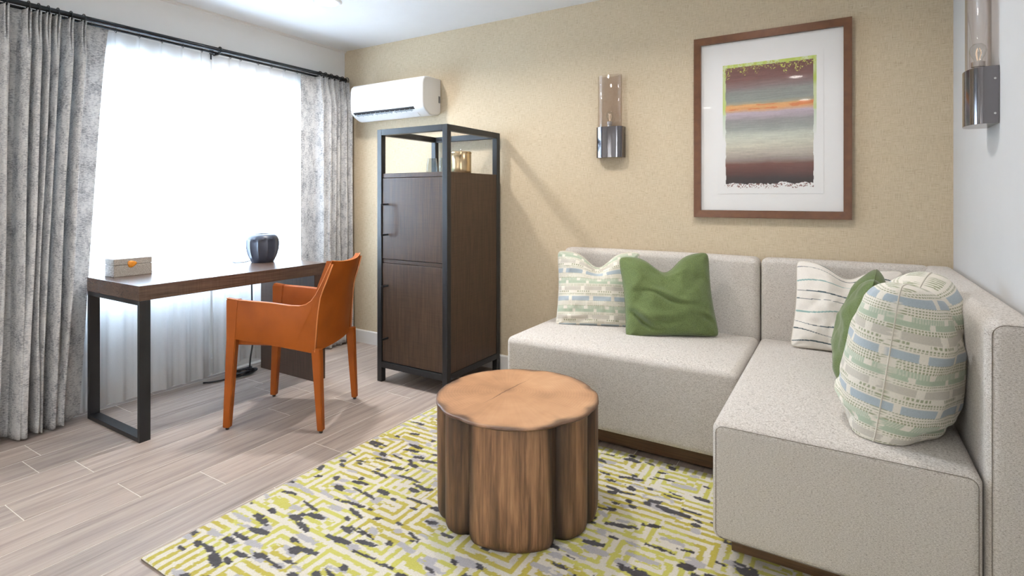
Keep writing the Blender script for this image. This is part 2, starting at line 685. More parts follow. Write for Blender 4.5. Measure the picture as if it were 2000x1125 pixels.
def struct(name, bm, mats, parent=None):
    o = obj(name, bm, mats, parent)
    if parent is None:
        o['kind'] = 'structure'
    return o


# floor: plank tiles on a grout bed
bm = bmesh.new()
box(bm, -.2, W + .15, YB - .15, .15, -.12, -.0015, mi=1)
pl = bm.faces.layers.float.new('plank')
PWID, PLEN = .1965, 1.136
known = {-4: -2.178, -2: -.982, -1: -1.277, 0: -.972, 1: -.738, 2: -1.428}
g = .0034
for i in range(-6, 17):
    xa = 1.0115 + PWID * i
    xb = xa + PWID
    xa, xb = max(xa, -.02) + g / 2, min(xb, W + .02) - g / 2
    if xb - xa < .01:
        continue
    y0 = known.get(i, -random.random() * PLEN)
    k = math.floor((YB - y0) / PLEN)
    while True:
        ya, yb = y0 + k * PLEN, y0 + (k + 1) * PLEN
        k += 1
        if ya > .02:
            break
        ya, yb = max(ya, YB - .02) + g / 2, min(yb, .02) - g / 2
        if yb - ya < .01:
            continue
        vs = [bm.verts.new((x, y, 0)) for x, y in ((xa, ya), (xb, ya), (xb, yb), (xa, yb))]
        f = bm.faces.new(vs)
        f[pl] = random.random()
        lo_ = [bm.verts.new((v.co.x, v.co.y, -.002)) for v in vs]
        for q in range(4):
            ff = bm.faces.new((vs[(q + 1) % 4], vs[q], lo_[q], lo_[(q + 1) % 4]))
            ff.material_index = 1
floor = struct('floor', bm, [M['floor'], M['grout']])

struct('ceiling', bx(-.2, W + .15, YB - .15, .15, HC, HC + .12), M['ceiling'])
struct('wall_back', bx(-.2, W + .15, 0, .15, 0, HC), M['paper'])
RW = (-5.0, -3.5, .35, 2.15)     # right-wall opening for an added fill-light window, behind the camera
FW = (.35, 1.9, .35, 2.15)       # front-wall opening for the other added fill-light window, behind the camera
bm = bmesh.new()
box(bm, W, W + .15, YB - .15, RW[0], 0, HC)
box(bm, W, W + .15, RW[1], 0, 0, HC)
box(bm, W, W + .15, RW[0], RW[1], 0, RW[2])
box(bm, W, W + .15, RW[0], RW[1], RW[3], HC)
struct('wall_right', bm, M['grey_wall'])
bm = bmesh.new()
box(bm, -.2, FW[0], YB - .15, YB, 0, HC)
box(bm, FW[1], W, YB - .15, YB, 0, HC)
box(bm, FW[0], FW[1], YB - .15, YB, 0, FW[2])
box(bm, FW[0], FW[1], YB - .15, YB, FW[3], HC)
struct('wall_front', bm, M['white_wall'])


def fill_window(name, frame, a0, a1, z0, z1, cloth):  # invented window, unseen, added to throw fill light into the room
    # frame(a, d, z): a along the wall, d outwards from the room side
    c = frame((a0 + a1) / 2, .06, z0)
    t = bpy.data.objects.new(name, None)
    COL.objects.link(t)
    t.location = c
    WL[t.name] = Vector(c)
    t['kind'] = 'structure'

    def b(bm, p, q):
        A, B = frame(*p), frame(*q)
        box(bm, min(A[0], B[0]), max(A[0], B[0]), min(A[1], B[1]), max(A[1], B[1]), min(A[2], B[2]), max(A[2], B[2]), .003)
    bm = bmesh.new()
    b(bm, (a0, .07, z0), (a0 + .05, .13, z1))
    b(bm, (a1 - .05, .07, z0), (a1, .13, z1))
    b(bm, (a0 + .05, .07, z0), (a1 - .05, .13, z0 + .05))
    b(bm, (a0 + .05, .07, z1 - .05), (a1 - .05, .13, z1))
    obj('window_frame', bm, M['trim'], t)
    bm = bmesh.new()
    b(bm, (a0 + .05, .095, z0 + .05), (a1 - .05, .101, z1 - .05))
    obj('pane', bm, M['pane'], t)
    bm = bmesh.new()
    vs = [bm.verts.new(frame(a, .03, z)) for a, z in ((a0 + .004, z0 + .01), (a1 - .004, z0 + .01), (a1 - .004, z1 - .03), (a0 + .004, z1 - .03))]
    bm.faces.new(vs)
    obj('fill_blind', bm, cloth, t)
    bm = bmesh.new()
    tube(bm, [frame(a0 + .006, .03, z1 - .025), frame(a1 - .006, .03, z1 - .025)], .018, 12)
    obj('fill_blind_roller', bm, M['trim'], t, smooth=40)


M['fill_blind_mats'] = [m_cloth_light('fill_blind_cloth', (.95, .78, .64), 0.0, k) for k in FILL_BLIND_T]  # warm tint keeps the added fill light neutral
fill_window('fill_window_right', lambda a, d, z: (W + d, a, z), *RW, M['fill_blind_mats'][0])
fill_window('fill_window_front', lambda a, d, z: (a, YB - d, z), *FW, M['fill_blind_mats'][1])
# window wall with its opening
NX = -.082   # made-up recess under the window, softens light falloff on the sheers
WY0, WY1, WZ0, WZ1 = -2.05, -.28, .655, 2.02
bm = bmesh.new()
box(bm, -.2, 0, YB, WY0, 0, HC)
box(bm, -.2, 0, WY1, 0, 0, HC)
box(bm, -.2, NX, WY0, WY1, 0, WZ0)
box(bm, -.2, 0, WY0, WY1, WZ1, HC)
struct('wall_left', bm, M['white_wall'])

bm = bmesh.new()
prism(bm, [(0, 0), (-.014, 0), (-.014, .098), (-.009, .105), (0, .105)], 'x', 0, W, 0)
struct('baseboard_back', bm, M['trim'])
bm = bmesh.new()
for (x_, ya_, yb_) in ((0, YB, WY0), (NX, WY0, WY1), (0, WY1, -.0145)):
    prism(bm, [(x_, 0), (x_ + .014, 0), (x_ + .014, .098), (x_ + .009, .105), (x_, .105)], 'y', ya_, yb_, 0)
struct('baseboard_left', bm, M['trim'])
bm = bmesh.new()
prism(bm, [(0, HC), (.022, HC), (.018, HC - .012), (0, HC - .016)], 'y', YB, 0, 0)
struct('trim_1', bm, M['trim'])

# window: frame with two sashes and their panes
win = bpy.data.objects.new('window_1', None)
COL.objects.link(win)
win.location = (-.12, (WY0 + WY1) / 2, WZ0)
WL[win.name] = Vector(win.location)
win['kind'] = 'structure'
bm = bmesh.new()
fx0, fx1 = -.15, -.08
box(bm, fx0, fx1, WY0, WY0 + .05, WZ0, WZ1, .004)
box(bm, fx0, fx1, WY1 - .05, WY1, WZ0, WZ1, .004)
box(bm, fx0, fx1, WY0 + .05, WY1 - .05, WZ0, WZ0 + .05, .004)
box(bm, fx0, fx1, WY0 + .05, WY1 - .05, WZ1 - .05, WZ1, .004)
ym = (WY0 + WY1) / 2
box(bm, fx0, fx1, ym - .025, ym + .025, WZ0 + .05, WZ1 - .05, .004)
obj('window_frame', bm, M['trim'], win)
obj('pane', bx(-.118, -.112, WY0 + .05, ym - .025, WZ0 + .05, WZ1 - .05), M['pane'], win)
obj('pane', bx(-.118, -.112, ym + .025, WY1 - .05, WZ0 + .05, WZ1 - .05), M['pane'], win)
obj('window_sill', bx(-.08, -.062, WY0 + .001, WY1 - .001, WZ0 - .02, WZ0 + .004, .003), M['trim'], win)

# ------------------------------------------------------------------ ceiling lights
for i, (lx, ly) in enumerate(LAMPS):
    lab = ['round ceiling downlight above the desk chair, near the window wall', 'round ceiling downlight over the stump table',
           'round ceiling downlight over the corner of the sofa', 'added unseen ceiling downlight near the window, behind the camera',
           'added unseen ceiling downlight in the middle of the ceiling behind the camera', 'round ceiling downlight beside the right wall above the camera',
           'added unseen ceiling downlight at the back of the room, middle row', 'added unseen ceiling downlight at the back of the room beside the right wall'][i]
    t = thing('ceiling_light', lab, 'ceiling light', (lx, ly, HC), 0, 'recessed ceiling downlights')
    bm = bmesh.new()
    lathe(bm, [(.062, -.001), (.066, -.010), (.080, -.010), (.088, -.004), (.088, 0)], (lx, ly, HC), 40)
    obj('trim_ring', bm, M['plastic'], t, smooth=30)
    bm = bmesh.new()
    lathe(bm, [(0, -.006), (.04, -.006), (.063, -.004)], (lx, ly, HC), 40)
    bmesh.ops.recalc_face_normals(bm, faces=bm.faces)
    obj('lens', bm, M['lens'], t, label='glowing white lamp lens')
    ld = bpy.data.lights.new('downlight_glow', 'AREA')
    ld.shape = 'DISK'
    ld.size = .11
    ld.energy = LAMP_W[i]
    ld.color = LAMP_COL
    ld.spread = math.radians(150)
    lo = bpy.data.objects.new('downlight_glow', ld)
    COL.objects.link(lo)
    lo.location = (0, 0, -.013)
    lo.parent = t

# ------------------------------------------------------------------ curtains
RODX, RODZ = .10, 2.176


def ringobj(name, y, x, z, R, r, mat, parent):
    bm = bmesh.new()
    pts = [(x + R * math.cos(a), y, z + R * math.sin(a)) for a in np.linspace(0, 2 * PI, 20, endpoint=False)]
    tube(bm, pts, r, 6, closed=True)
    return obj(name, bm, mat, parent, smooth=180)


rod = thing('curtain_rod', 'black metal curtain rod with curved ends above the window', 'curtain rod', (RODX, -1.15, RODZ))
YL, YR = -2.26, -.03
bm = bmesh.new()
pts = [(.002, YL - .06, RODZ)]
for a in np.linspace(0, PI / 2, 8):
    pts.append((RODX - .06 + .06 * math.sin(a), YL - .06 + .06 - .06 * math.cos(a), RODZ))
for y in np.linspace(YL + .03, YR - .09, 24):
    pts.append((RODX, y, RODZ))
for a in np.linspace(0, PI / 2, 8):
    pts.append((RODX - .06 + .06 * math.cos(a), YR - .07 + .06 * math.sin(a), RODZ))
pts.append((.002, YR - .01, RODZ))
tube(bm, pts, .0135, 12)
obj('rod', bm, M['rod'], rod, smooth=60)
bm = bmesh.new()
tube(bm, [(.052, YL, RODZ - .012), (.052, YR - .02, RODZ - .012)], .008, 10)
obj('inner_rod', bm, M['rod'], rod, smooth=60)
for yb in (-1.14,):
    bm = bmesh.new()
    box(bm, 0, .006, yb - .014, yb + .014, RODZ - .05, RODZ + .03, .002)
    box(bm, .004, .104, yb - .006, yb + .006, RODZ - .030, RODZ - .020, .002)
    box(bm, .046, .058, yb - .006, yb + .006, RODZ - .024, RODZ - .014, .001)
    tube(bm, [(RODX + .019 * math.cos(a), yb, RODZ + .019 * math.sin(a)) for a in np.linspace(0, 2 * PI, 18, endpoint=False)], .0045, 6, closed=True)
    obj('bracket', bm, M['rod'], rod, smooth=40)


def cosb(t):
    return np.where(np.abs(t) < 1, .5 + .5 * np.cos(PI * np.clip(t, -1, 1)), 0)


def drape(name, label, y0, y1, pleats, skew, seed, ztop, zbot, label_rings):
    t = thing(name, label, 'curtain', (RODX, (y0 + y1) / 2, 0), 0, 'grey mottled drapes')
    nu, nv = 520, 70
    Y = np.linspace(0, 1, nu)
    Z = np.linspace(0, 1, nv)
    YY, ZZ = np.meshgrid(Y, Z, indexing='ij')
    yy = y0 + (y1 - y0) * YY
    z = ztop + (zbot - ztop) * ZZ
    x = np.full_like(yy, RODX - .035)
    pe = [y0] + sorted(pleats) + [y1]
    for i in range(1, len(pe) - 1):
        yc = pe[i]
        sp = min(pe[i] - pe[i - 1], pe[i + 1] - pe[i], .06)
        k = np.clip(ZZ / .11, 0, 1)
        k = k * k * (3 - 2 * k)
        wob = .008 * np.sin(ZZ * (3 + i % 3) * 1.7 + i + seed) * ZZ
        d = yy - yc - wob
        # pinched pair of narrow folds at the head
        top = .055 * (cosb((d + .0075) / .0085) + cosb((d - .0075) / .0085))
        wl = sp * (.62 + .1 * math.sin(i * 2.1 + seed))
        low = (.092 + .014 * math.sin(i * 1.7 + seed)) * cosb(d / wl) ** .7
        x = x + top * (1 - k) + low * k
    x = x + .006 * np.sin(yy * 40 + ZZ * 5 + seed) * ZZ
    x = np.clip(x, .042 if False else .046, .165)
    yy = yy - skew * ZZ ** .8 * np.clip((yy - y0) / (y1 - y0), 0, 1)
    z = z - .008 * np.sin(yy * 60) * (ZZ > .97)
    P = np.stack([x, yy, np.maximum(z, .008)], -1)
    c = grid_obj('curtain_panel', P, M['drape'], t)
    md = c.modifiers.new('thickness', 'SOLIDIFY')
    md.thickness = .0018
    for yc in pleats:
        ringobj('curtain_ring', yc, RODX, RODZ - .004, .0225, .0032, M['rod'], t)
    return t


drape('drape', 'grey mottled pleated drape left of the desk', -2.36, -1.762,
      [-2.30, -2.212, -2.126, -2.086, -2.046, -2.006, -1.950, -1.893], .135, 1, 2.152, .012, 0)
drape('drape', 'grey mottled pleated drape in the corner beside the air conditioner', -.488, -.022,
      [-.338, -.285, -.228, -.172, -.115, -.066], -.0, 4, 2.152, .012, 0)


def sheer(label, y0, y1, pleats, seed, zb):
    t = thing('sheer_curtain', label, 'sheer curtain', (.045, (y0 + y1) / 2, 0), 0, 'white sheer curtains')

    def surf(z0_, z1_, nv, off):
        nu = 420
        U = np.linspace(0, 1, nu)
        Vv = np.linspace(z0_, z1_, nv)
        UU, zz = np.meshgrid(U, Vv, indexing='ij')
        yy = y0 + (y1 - y0) * UU
        k = np.clip((2.15 - zz) / .16, 0, 1)
        x = np.full_like(yy, .030)
        for yc in pleats:
            x = x + (1 - k) * .022 * cosb((yy - yc) / .008)
        f = .5 + .5 * np.sin(yy * 2 * PI / .105 + 1.5 * np.sin(yy * 7 + seed) + seed)
        f2 = .5 + .5 * np.sin(yy * 2 * PI / .041 + 2 * np.sin(yy * 11 + seed * 2))
        x = x + k * (.022 * f ** 1.4 + .006 * f2 * (.4 + .6 * np.clip(2.2 - zz, 0, 1)))
        x = x + off
        low = zb(yy)
        zz = np.maximum(zz, 0) + np.where(zz < .4, (low) * (1 - zz / .4), 0)
        return np.stack([x, yy, zz], -1)
    grid_obj('voile', surf(2.152, .02, 60, 0), M['sheer'], t)
    grid_obj('hem', surf(.135, .02, 6, .0015), M['hem'], t, label='doubled hem band')
    for yc in pleats:
        bm = bmesh.new()
        tube(bm, [(.052 + .010 * math.cos(a), yc, RODZ - .016 + .012 * math.sin(a)) for a in np.linspace(0, 2 * PI, 14, endpoint=False)], .002, 5, closed=True)
        obj('curtain_ring', bm, M['rod'], t, smooth=180)
    return t


sheer('white sheer curtain panel behind the left half of the desk', -2.25, -1.165,
      [-2.08, -1.96, -1.84, -1.72, -1.598, -1.473, -1.35, -1.231], 1.0, lambda y: .0 * y)
sheer('white sheer curtain panel behind the dark fluted pot', -1.155, -.03,
      [-1.038, -.964, -.833, -.727, -.617, -.51, -.40, -.29, -.18, -.09], 2.3,
      lambda y: .05 * np.exp(-((y + .93) / .12) ** 2) + .012 * np.exp(-((y + .7) / .2) ** 2))

# ------------------------------------------------------------------ air conditioner
ac = thing('air_conditioner', 'white wall-mounted split air conditioner above the tall cabinet', 'air conditioner', (.67, 0, 1.80))
prof = [(-.001, 2.086), (-.15, 2.086), (-.185, 2.079), (-.206, 2.060), (-.214, 2.03), (-.216, 1.95), (-.213, 1.89), (-.203, 1.858),
        (-.172, 1.832), (-.13, 1.808), (-.10, 1.803), (-.03, 1.815), (-.001, 1.832)]
bm = bmesh.new()
prism(bm, prof, 'x', .302, 1.046, .014, 3)
obj('housing', bm, M['plastic'], ac, smooth=35)
# outlet slot on the lower front slope
bm = bmesh.new()
p0, p1 = Vector((0, -.203, 1.858)), Vector((0, -.122, 1.806))
d = (p1 - p0).normalized()
nrm = Vector((0, d.z, -d.y))
if nrm.z > 0:
    nrm = -nrm


def slope_box(bm, xa, xb, s0, s1, o0, o1):
    vs = []
    for x in (xa, xb):
        for s, o in ((s0, o0), (s1, o0), (s1, o1), (s0, o1)):
            p = p0 + d * s + nrm * o
            vs.append(bm.verts.new((x, p.y, p.z)))
    f = [(0, 1, 2, 3), (7, 6, 5, 4), (0, 4, 5, 1), (1, 5, 6, 2), (2, 6, 7, 3), (3, 7, 4, 0)]
    fs = [bm.faces.new([vs[i] for i in q]) for q in f]
    bmesh.ops.recalc_face_normals(bm, faces=fs)


slope_box(bm, .335, .955, -.006, .050, -.004, .0022)
out = obj('air_outlet', bm, M['vent_dark'], ac, label='dark air outlet slot')
for k in range(3):
    bm = bmesh.new()
    xa = .350 + k * .200
    slope_box(bm, xa, xa + .180, .020, .027, .0022, .006)
    for q in range(4):
        slope_box(bm, xa + .01 + q * .05, xa + .014 + q * .05, .006, .040, .0022, .005)
    obj('vane', bm, M['vane'], out)
bm = bmesh.new()
slope_box(bm, .335, .955, .053, .092, .002, .0075)
obj('louver_flap', bm, M['plastic'], ac)
obj('side_label', bx(1.0455, 1.0472, -.034, -.014, 1.905, 1.955), M['grey'], ac, label='small grey label on the side')

# ------------------------------------------------------------------ tall cabinet
CX0, CX1, CY0, CY1, CH = 1.010, 1.590, -.620, -.034, 1.645
cab = thing('cabinet', 'tall dark wood cabinet with black metal frame and open top', 'cabinet', ((CX0 + CX1) / 2, (CY0 + CY1) / 2, 0))
P_ = .038
bm = bmesh.new()
for xa in (CX0, CX1 - P_):
    for ya in (CY0, CY1 - P_):
        box(bm, xa, xa + P_, ya, ya + P_, 0, CH, .002)
for z0 in (CH - P_, .094):
    for ya in (CY0, CY1 - P_):
        box(bm, CX0 + P_, CX1 - P_, ya, ya + P_, z0, z0 + P_, .0015)
    for xa in (CX0, CX1 - P_):
        box(bm, xa, xa + P_, CY0 + P_, CY1 - P_, z0, z0 + P_, .0015)
obj('frame', bm, M['black_metal'], cab, label='black square-tube metal frame')
ZS = 1.358
bI = .004
obj('side_panel', bx(CX1 - .024, CX1 - .004, CY0 + P_, CY1 - P_, .132, ZS - .0, .001), M['cab_wood'], cab)
obj('side_panel', bx(CX0 + .004, CX0 + .024, CY0 + P_, CY1 - P_, .132, ZS, .001), M['cab_wood'], cab)
obj('back_panel', bx(CX0 + P_, CX1 - P_, CY1 - .028, CY1 - .012, .132, ZS, .001), M['cab_wood'], cab)
obj('top_shelf', bx(CX0 + .026, CX1 - .026, CY0 + .010, CY1 - .028, ZS - .028, ZS, .001), M['cab_wood'], cab)
obj('divider', bx(CX0 + .040, CX1 - .040, CY0 + .012, CY1 - .03, .789 - .012, .789 + .010, .001), M['cab_wood'], cab)
obj('bottom_board', bx(CX0 + .040, CX1 - .040, CY0 + .03, CY1 - .03, .1325, .150, .001), M['cab_wood'], cab)
DX0, DX1 = CX0 + .041, CX1 - .041
for (za, zb, h0, h1) in ((.803, 1.327, .955, 1.163), (.137, .774, .285, .636)):
    dr = obj('door', bx(DX0, DX1, CY0 + .008, CY0 + .028, za, zb, .0015), M['cab_wood'], cab)
    bm = bmesh.new()
    hx = DX0 + .046
    box(bm, hx - .006, hx + .006, CY0 - .058, CY0 - .046, h0, h1, .0015)
    for hz in (h0 + .006, h1 - .006):
        box(bm, hx - .005, hx + .005, CY0 - .047, CY0 + .009, hz - .006, hz + .006, .001)
    obj('handle', bm, M['black_metal'], dr, label='black bar handle')

# things on the cabinet
def glass_tumbler(x, y, label):
    bm = bmesh.new()
    c = (x, y, ZS)
    lathe(bm, [(0, 0), (.034, 0), (.0385, .006), (.039, .035), (.036, .07), (.029, .108), (.0275, .108), (.0345, .07), (.0370, .035), (.036, .012), (0, .010)], c, 36)
    bmesh.ops.recalc_face_normals(bm, faces=bm.faces)
    o = obj('tumbler', bm, M['grey_glass'], None, smooth=60)
    return tag(o, label, 'glass', 'tumblers on the cabinet')


glass_tumbler(1.256, -.36, 'grey glass tumbler on the cabinet, left one of the pair')
glass_tumbler(1.350, -.345, 'grey glass tumbler half hidden behind the cabinet front post')
bk = thing('ice_bucket', 'brass lidded ice bucket standing on top of the cabinet', 'ice bucket', (1.425, -.26, ZS))
bm = bmesh.new()
lathe(bm, [(0, 0), (.062, 0), (.066, .004), (.069, .012), (.069, .138), (.067, .141)], (1.425, -.26, ZS), 48)
obj('body', bm, M['gold'], bk, smooth=40)
bm = bmesh.new()
lathe(bm, [(.0705, .139), (.0705, .146), (.066, .150), (0, .152)], (1.425, -.26, ZS), 48)
lid = obj('lid', bm, M['gold'], bk, smooth=40)
bm = bmesh.new()
lathe(bm, [(.003, .151), (.003, .160), (.006, .163), (.006, .168), (0, .170)], (1.425, -.26, ZS), 20)
obj('knob', bm, M['steel'], lid, smooth=60)

# ------------------------------------------------------------------ desk
desk = thing('desk', 'long dark wood desk with black metal loop leg under the window', 'desk', (.39, -1.32, 0))
DXa, DXb, DYa, DYb, DZ = .108, .680, -1.880, -.757, .768
obj('desktop', bx(DXa, DXb, DYa, DYb, DZ - .074, DZ, .0015), M['desk_wood'], desk)
bm = bmesh.new()
by0, by1 = DYa + .002, DYa + .052
zt = DZ - .0742
box(bm, DXa, DXa + .022, by0, by1, 0, zt, .001)
box(bm, DXb - .022, DXb, by0, by1, 0, zt, .001)
box(bm, DXa + .022, DXb - .022, by0, by1, 0, .022, .001)
box(bm, DXa + .022, DXb - .022, by0, by1, zt - .022, zt, .001)
obj('loop_leg', bm, M['black_metal'], desk, label='black flat-bar metal loop leg')
obj('panel_leg', bx(DXa, DXb - .002, -.850, -.764, 0, zt, .0015), M['panel_wood'], desk, label='thick dark wood panel leg')

# box with agate clasp
jb = thing('keepsake_box', 'grey textured box with amber stone clasp on the desk', 'box', (.19, -1.71, DZ))
ba, bb, bc, bd = .135, .243, -1.808, -1.617
obj('body', bx(ba, bb, bc, bd, DZ, DZ + .062, .002), M['shagreen'], jb)
lid = obj('lid', bx(ba, bb, bc, bd, DZ + .0635, DZ + .097, .002), M['shagreen'], jb)
bm = bmesh.new()
bmesh.ops.create_icosphere(bm, subdivisions=3, radius=1)
for v in bm.verts:
    k = 1 + .12 * math.sin(3 * math.atan2(v.co.z, v.co.y) + 1)
    v.co = Vector((bb + .002 + v.co.x * .006, -1.722 + v.co.y * .023 * k, DZ + .066 + v.co.z * .019 * k))
obj('clasp', bm, M['agate'], lid, label='amber agate clasp', smooth=180)

# fluted pot
vp = thing('fluted_pot', 'dark blue fluted ceramic pot at the far end of the desk', 'pot', (.285, -.955, DZ))
bm = bmesh.new()


def flute(a, z):
    w = min(1, max(0, (z - .028) / .012)) * min(1, max(0, (.158 - z) / .010))
    c = abs(math.cos(a * 5.5))
    return 1 - .095 * w * (1 - math.sqrt(max(0, 1 - (1 - c) ** 2 * .9)) * 0 - 0) * (c ** .6) if w else 1


prof = [(0, 0), (.066, 0), (.070, .004), (.080, .026), (.084, .032), (.091, .05), (.099, .08), (.103, .11), (.103, .135), (.101, .15), (.098, .158),
        (.092, .172), (.080, .184), (.060, .190), (.052, .189), (.050, .182), (.055, .12), (.05, .02), (0, .018)]
lathe(bm, prof, (.285, -.955, DZ), 132, rfun=flute)
bmesh.ops.recalc_face_normals(bm, faces=bm.faces)
obj('body', bm, M['ceramic'], vp, smooth=50)
bm = bmesh.new()
tube(bm, [(.245, -1.02, DZ + .012), (.235, -1.06, DZ + .004), (.19, -1.09, DZ + .003), (.13, -1.07, DZ + .003)], .0025, 8)
obj('power_cord', bm, M['cable'], vp, label='thin black cord', smooth=180)

# cables on the floor behind the desk
bm = bmesh.new()
pts = [(.085, -.905, zt - .03), (.082, -.90, .45), (.10, -.905, .22), (.11, -.93, .09), (.13, -.95, .02)]
for i in range(46):
    a = i * .62
    r = .055 + .02 * math.sin(i * 1.3)
    pts.append((.155 + .5 * r * math.cos(a) + .012 * math.sin(i * .7), -1.02 + r * 1.5 * math.sin(a) + .02 * math.cos(i * .9), .012 + .022 * abs(math.sin(i * .47))))
pts += [(.16, -1.10, .010), (.14, -1.2, .008), (.10, -1.25, .008)]
# smooth the path
q = [Vector(p) for p in pts]
sp = []
for i in range(len(q) - 1):
    p0_, p1_, p2_, p3_ = q[max(i - 1, 0)], q[i], q[i + 1], q[min(i + 2, len(q) - 1)]
    for k in range(5):
        t_ = k / 5
        sp.append(.5 * ((2 * p1_) + (p2_ - p0_) * t_ + (2 * p0_ - 5 * p1_ + 4 * p2_ - p3_) * t_ ** 2 + (3 * p1_ - p0_ - 3 * p2_ + p3_) * t_ ** 3))
sp.append(q[-1])
for s in sp:
    s.z = max(s.z, .0065)
tube(bm, sp, .0055, 7)
o = obj('power_cable', bm, M['cable'], None, smooth=180)
tag(o, 'tangled black power cable on the floor under the desk', 'cable')

# ------------------------------------------------------------------ armchair
ch = thing('desk_chair', 'tan leather desk armchair standing at the desk', 'chair', (1.0, -1.245, 0), math.radians(116.8))
HWc = .24
side = [(.236, .683), (.164, .672), (.08, .666), (0, .660), (-.10, .648), (-.145, .645), (-.18, .653), (-.208, .672), (-.230, .703), (-.250, .742),
        (-.268, .781), (-.282, .818), (-.300, .862), (-.310, .857), (-.296, .812), (-.284, .775), (-.268, .732), (-.255, .690), (-.246, .62), (-.240, .54), (-.232, .414),
        (-.21, .408), (-.12, .424), (-.03, .438), (.08, .455), (.19, .470), (.236, .474)]
for s in (-1, 1):
    bm = bmesh.new()
    xa, xb = (-HWc - .006, -HWc + .022) if s < 0 else (HWc - .022, HWc + .006)
    prism(bm, side, 'x', xa, xb, .004, 2)
    for v in bm.verts:
        v.co.x *= 1 - .17 * max(0, min(1, (v.co.z - .41) / .458)) ** 2.2 * (v.co.y < -.14)
    sp_ = obj('side_panel', bm, M['leather'], ch, local=True, smooth=35)
    bm = bmesh.new()
    xs = -HWc - .006 if s < 0 else HWc + .006
    tube(bm, [(xs * (1 - .17 * max(0, (p[1] - .41) / .458) ** 2.2), p[0] - .002, p[1]) for p in side[13:21]], .0028, 6)
    tube(bm, [(xs * (1 - .17 * max(0, (p[1] - .41) / .458) ** 2.2 * (p[0] < -.14)), p[0], p[1]) for p in side[0:13]], .0022, 6)
    obj('piping', bm, M['seam'], sp_, local=True, smooth=180)
# backrest shell
ny, nz = 25, 25
prof_b = [(.414, -.226), (.48, -.230), (.54, -.236), (.62, -.243), (.69, -.253), (.74, -.266), (.79, -.283), (.83, -.296), (.866, -.307)]
zs = [p[0] for p in prof_b]
ys = [p[1] for p in prof_b]
bm = bmesh.new()
gr = {}
for side_ in (0, 1):
    for i in range(ny):
        u = i / (ny - 1) * 2 - 1
        for j in range(nz):
            z = .410 + (.868 - .410) * j / (nz - 1)
            zt_ = z - .010 * (1 - u * u) * (j / (nz - 1)) ** 4 + .006 * abs(u) ** 3 * (j / (nz - 1)) ** 4
            y = np.interp(z, zs, ys)
            hw = (HWc + .003) * (1 - .17 * (j / (nz - 1)) ** 2.2)
            bow = .030 * (1 - u * u)
            yy = y - bow + (.030 if side_ else 0) * (1 if 0 < j else .9)
            gr[side_, i, j] = bm.verts.new((u * hw, yy, zt_))
for side_ in (0, 1):
    for i in range(ny - 1):
        for j in range(nz - 1):
            bm.faces.new([gr[side_, a, b] for a, b in ((i, j), (i + 1, j), (i + 1, j + 1), (i, j + 1))])
for i in range(ny - 1):
    for j in (0, nz - 1):
        bm.faces.new([gr[0, i, j], gr[0, i + 1, j], gr[1, i + 1, j], gr[1, i, j]])
for j in range(nz - 1):
    for i in (0, ny - 1):
        bm.faces.new([gr[0, i, j], gr[0, i, j + 1], gr[1, i, j + 1], gr[1, i, j]])
bmesh.ops.recalc_face_normals(bm, faces=bm.faces)
top_line = [gr[0, i, nz - 1].co.copy() for i in range(ny)]
bk_ = obj('backrest', bm, M['leather'], ch, local=True, smooth=50)
bm = bmesh.new()
tube(bm, [p + Vector((0, .003, .001)) for p in top_line], .0026, 6)
obj('piping', bm, M['seam'], bk_, local=True, smooth=180)
# seat
bm = soft_box(-HWc + .024, HWc - .024, -.205, .225, .432, .478, .014, .008, 8)
obj('seat', bm, M['leather'], ch, local=True, smooth=60)
# legs
for s in (-1, 1):
    x1 = s * (HWc + .008)
    x0 = s * (HWc - .030)
    for (top, bot) in (((.172, .238, .676), (.222, .258, .012)), ((-.262, -.214, .430), (-.276, -.246, .012))):
        bm = bmesh.new()
        vs = []
        for (ya, yb, z, inn) in ((bot[0], bot[1], bot[2], .008), (top[0], top[1], top[2], 0)):
            xi = x0 + s * inn
            vs.append([bm.verts.new(p) for p in ((xi, ya, z), (x1, ya, z), (x1, yb, z), (xi, yb, z))])
        if top[2] > .6:
            mid = [bm.verts.new(p) for p in ((x0, .188, .47), (x1, .188, .47), (x1, .238, .47), (x0, .238, .47))]
            vs.insert(1, mid)
        fs = [bm.faces.new(vs[0]), bm.faces.new(vs[-1])]
        for A, B in zip(vs[:-1], vs[1:]):
            for k in range(4):
                fs.append(bm.faces.new((A[k], A[(k + 1) % 4], B[(k + 1) % 4], B[k])))
        bmesh.ops.recalc_face_normals(bm, faces=fs)
        bmesh.ops.bevel(bm, geom=list(bm.edges), offset=.0035, segments=2, affect='EDGES')
        lg = obj('leg', bm, M['leather'], ch, local=True, smooth=40)
        bm = bmesh.new()
        lathe(bm, [(0, 0), (.008, 0), (.009, .003), (.009, .013), (0, .013)], ((x0 + x1) / 2 + s * .004, (bot[0] + bot[1]) / 2, 0), 16)
        obj('glide', bm, M['rubber'], lg, local=True, smooth=40, label='black floor glide')

# ------------------------------------------------------------------ rug
RX0, RX1, RY0, RY1, RT = 1.626, 4.03, -2.297, -.745, .011
st = .0045
nu, nv = int((RX1 - RX0) / st), int((RY1 - RY0) / st)
X = np.linspace(RX0, RX1, nu)
Y = np.linspace(RY0, RY1, nv)
XX, YY = np.meshgrid(X, Y, indexing='ij')
a = XX - RX0
b = YY - RY0


def hash2(i, j, k):
    n = (i * 374761393 + j * 668265263 + k * 1442695041) & 0x7fffffff
    n = ((n ^ (n >> 13)) * 1274126177) & 0x7fffffff
    return ((n ^ (n >> 16)) & 0xffff) / 65535.0


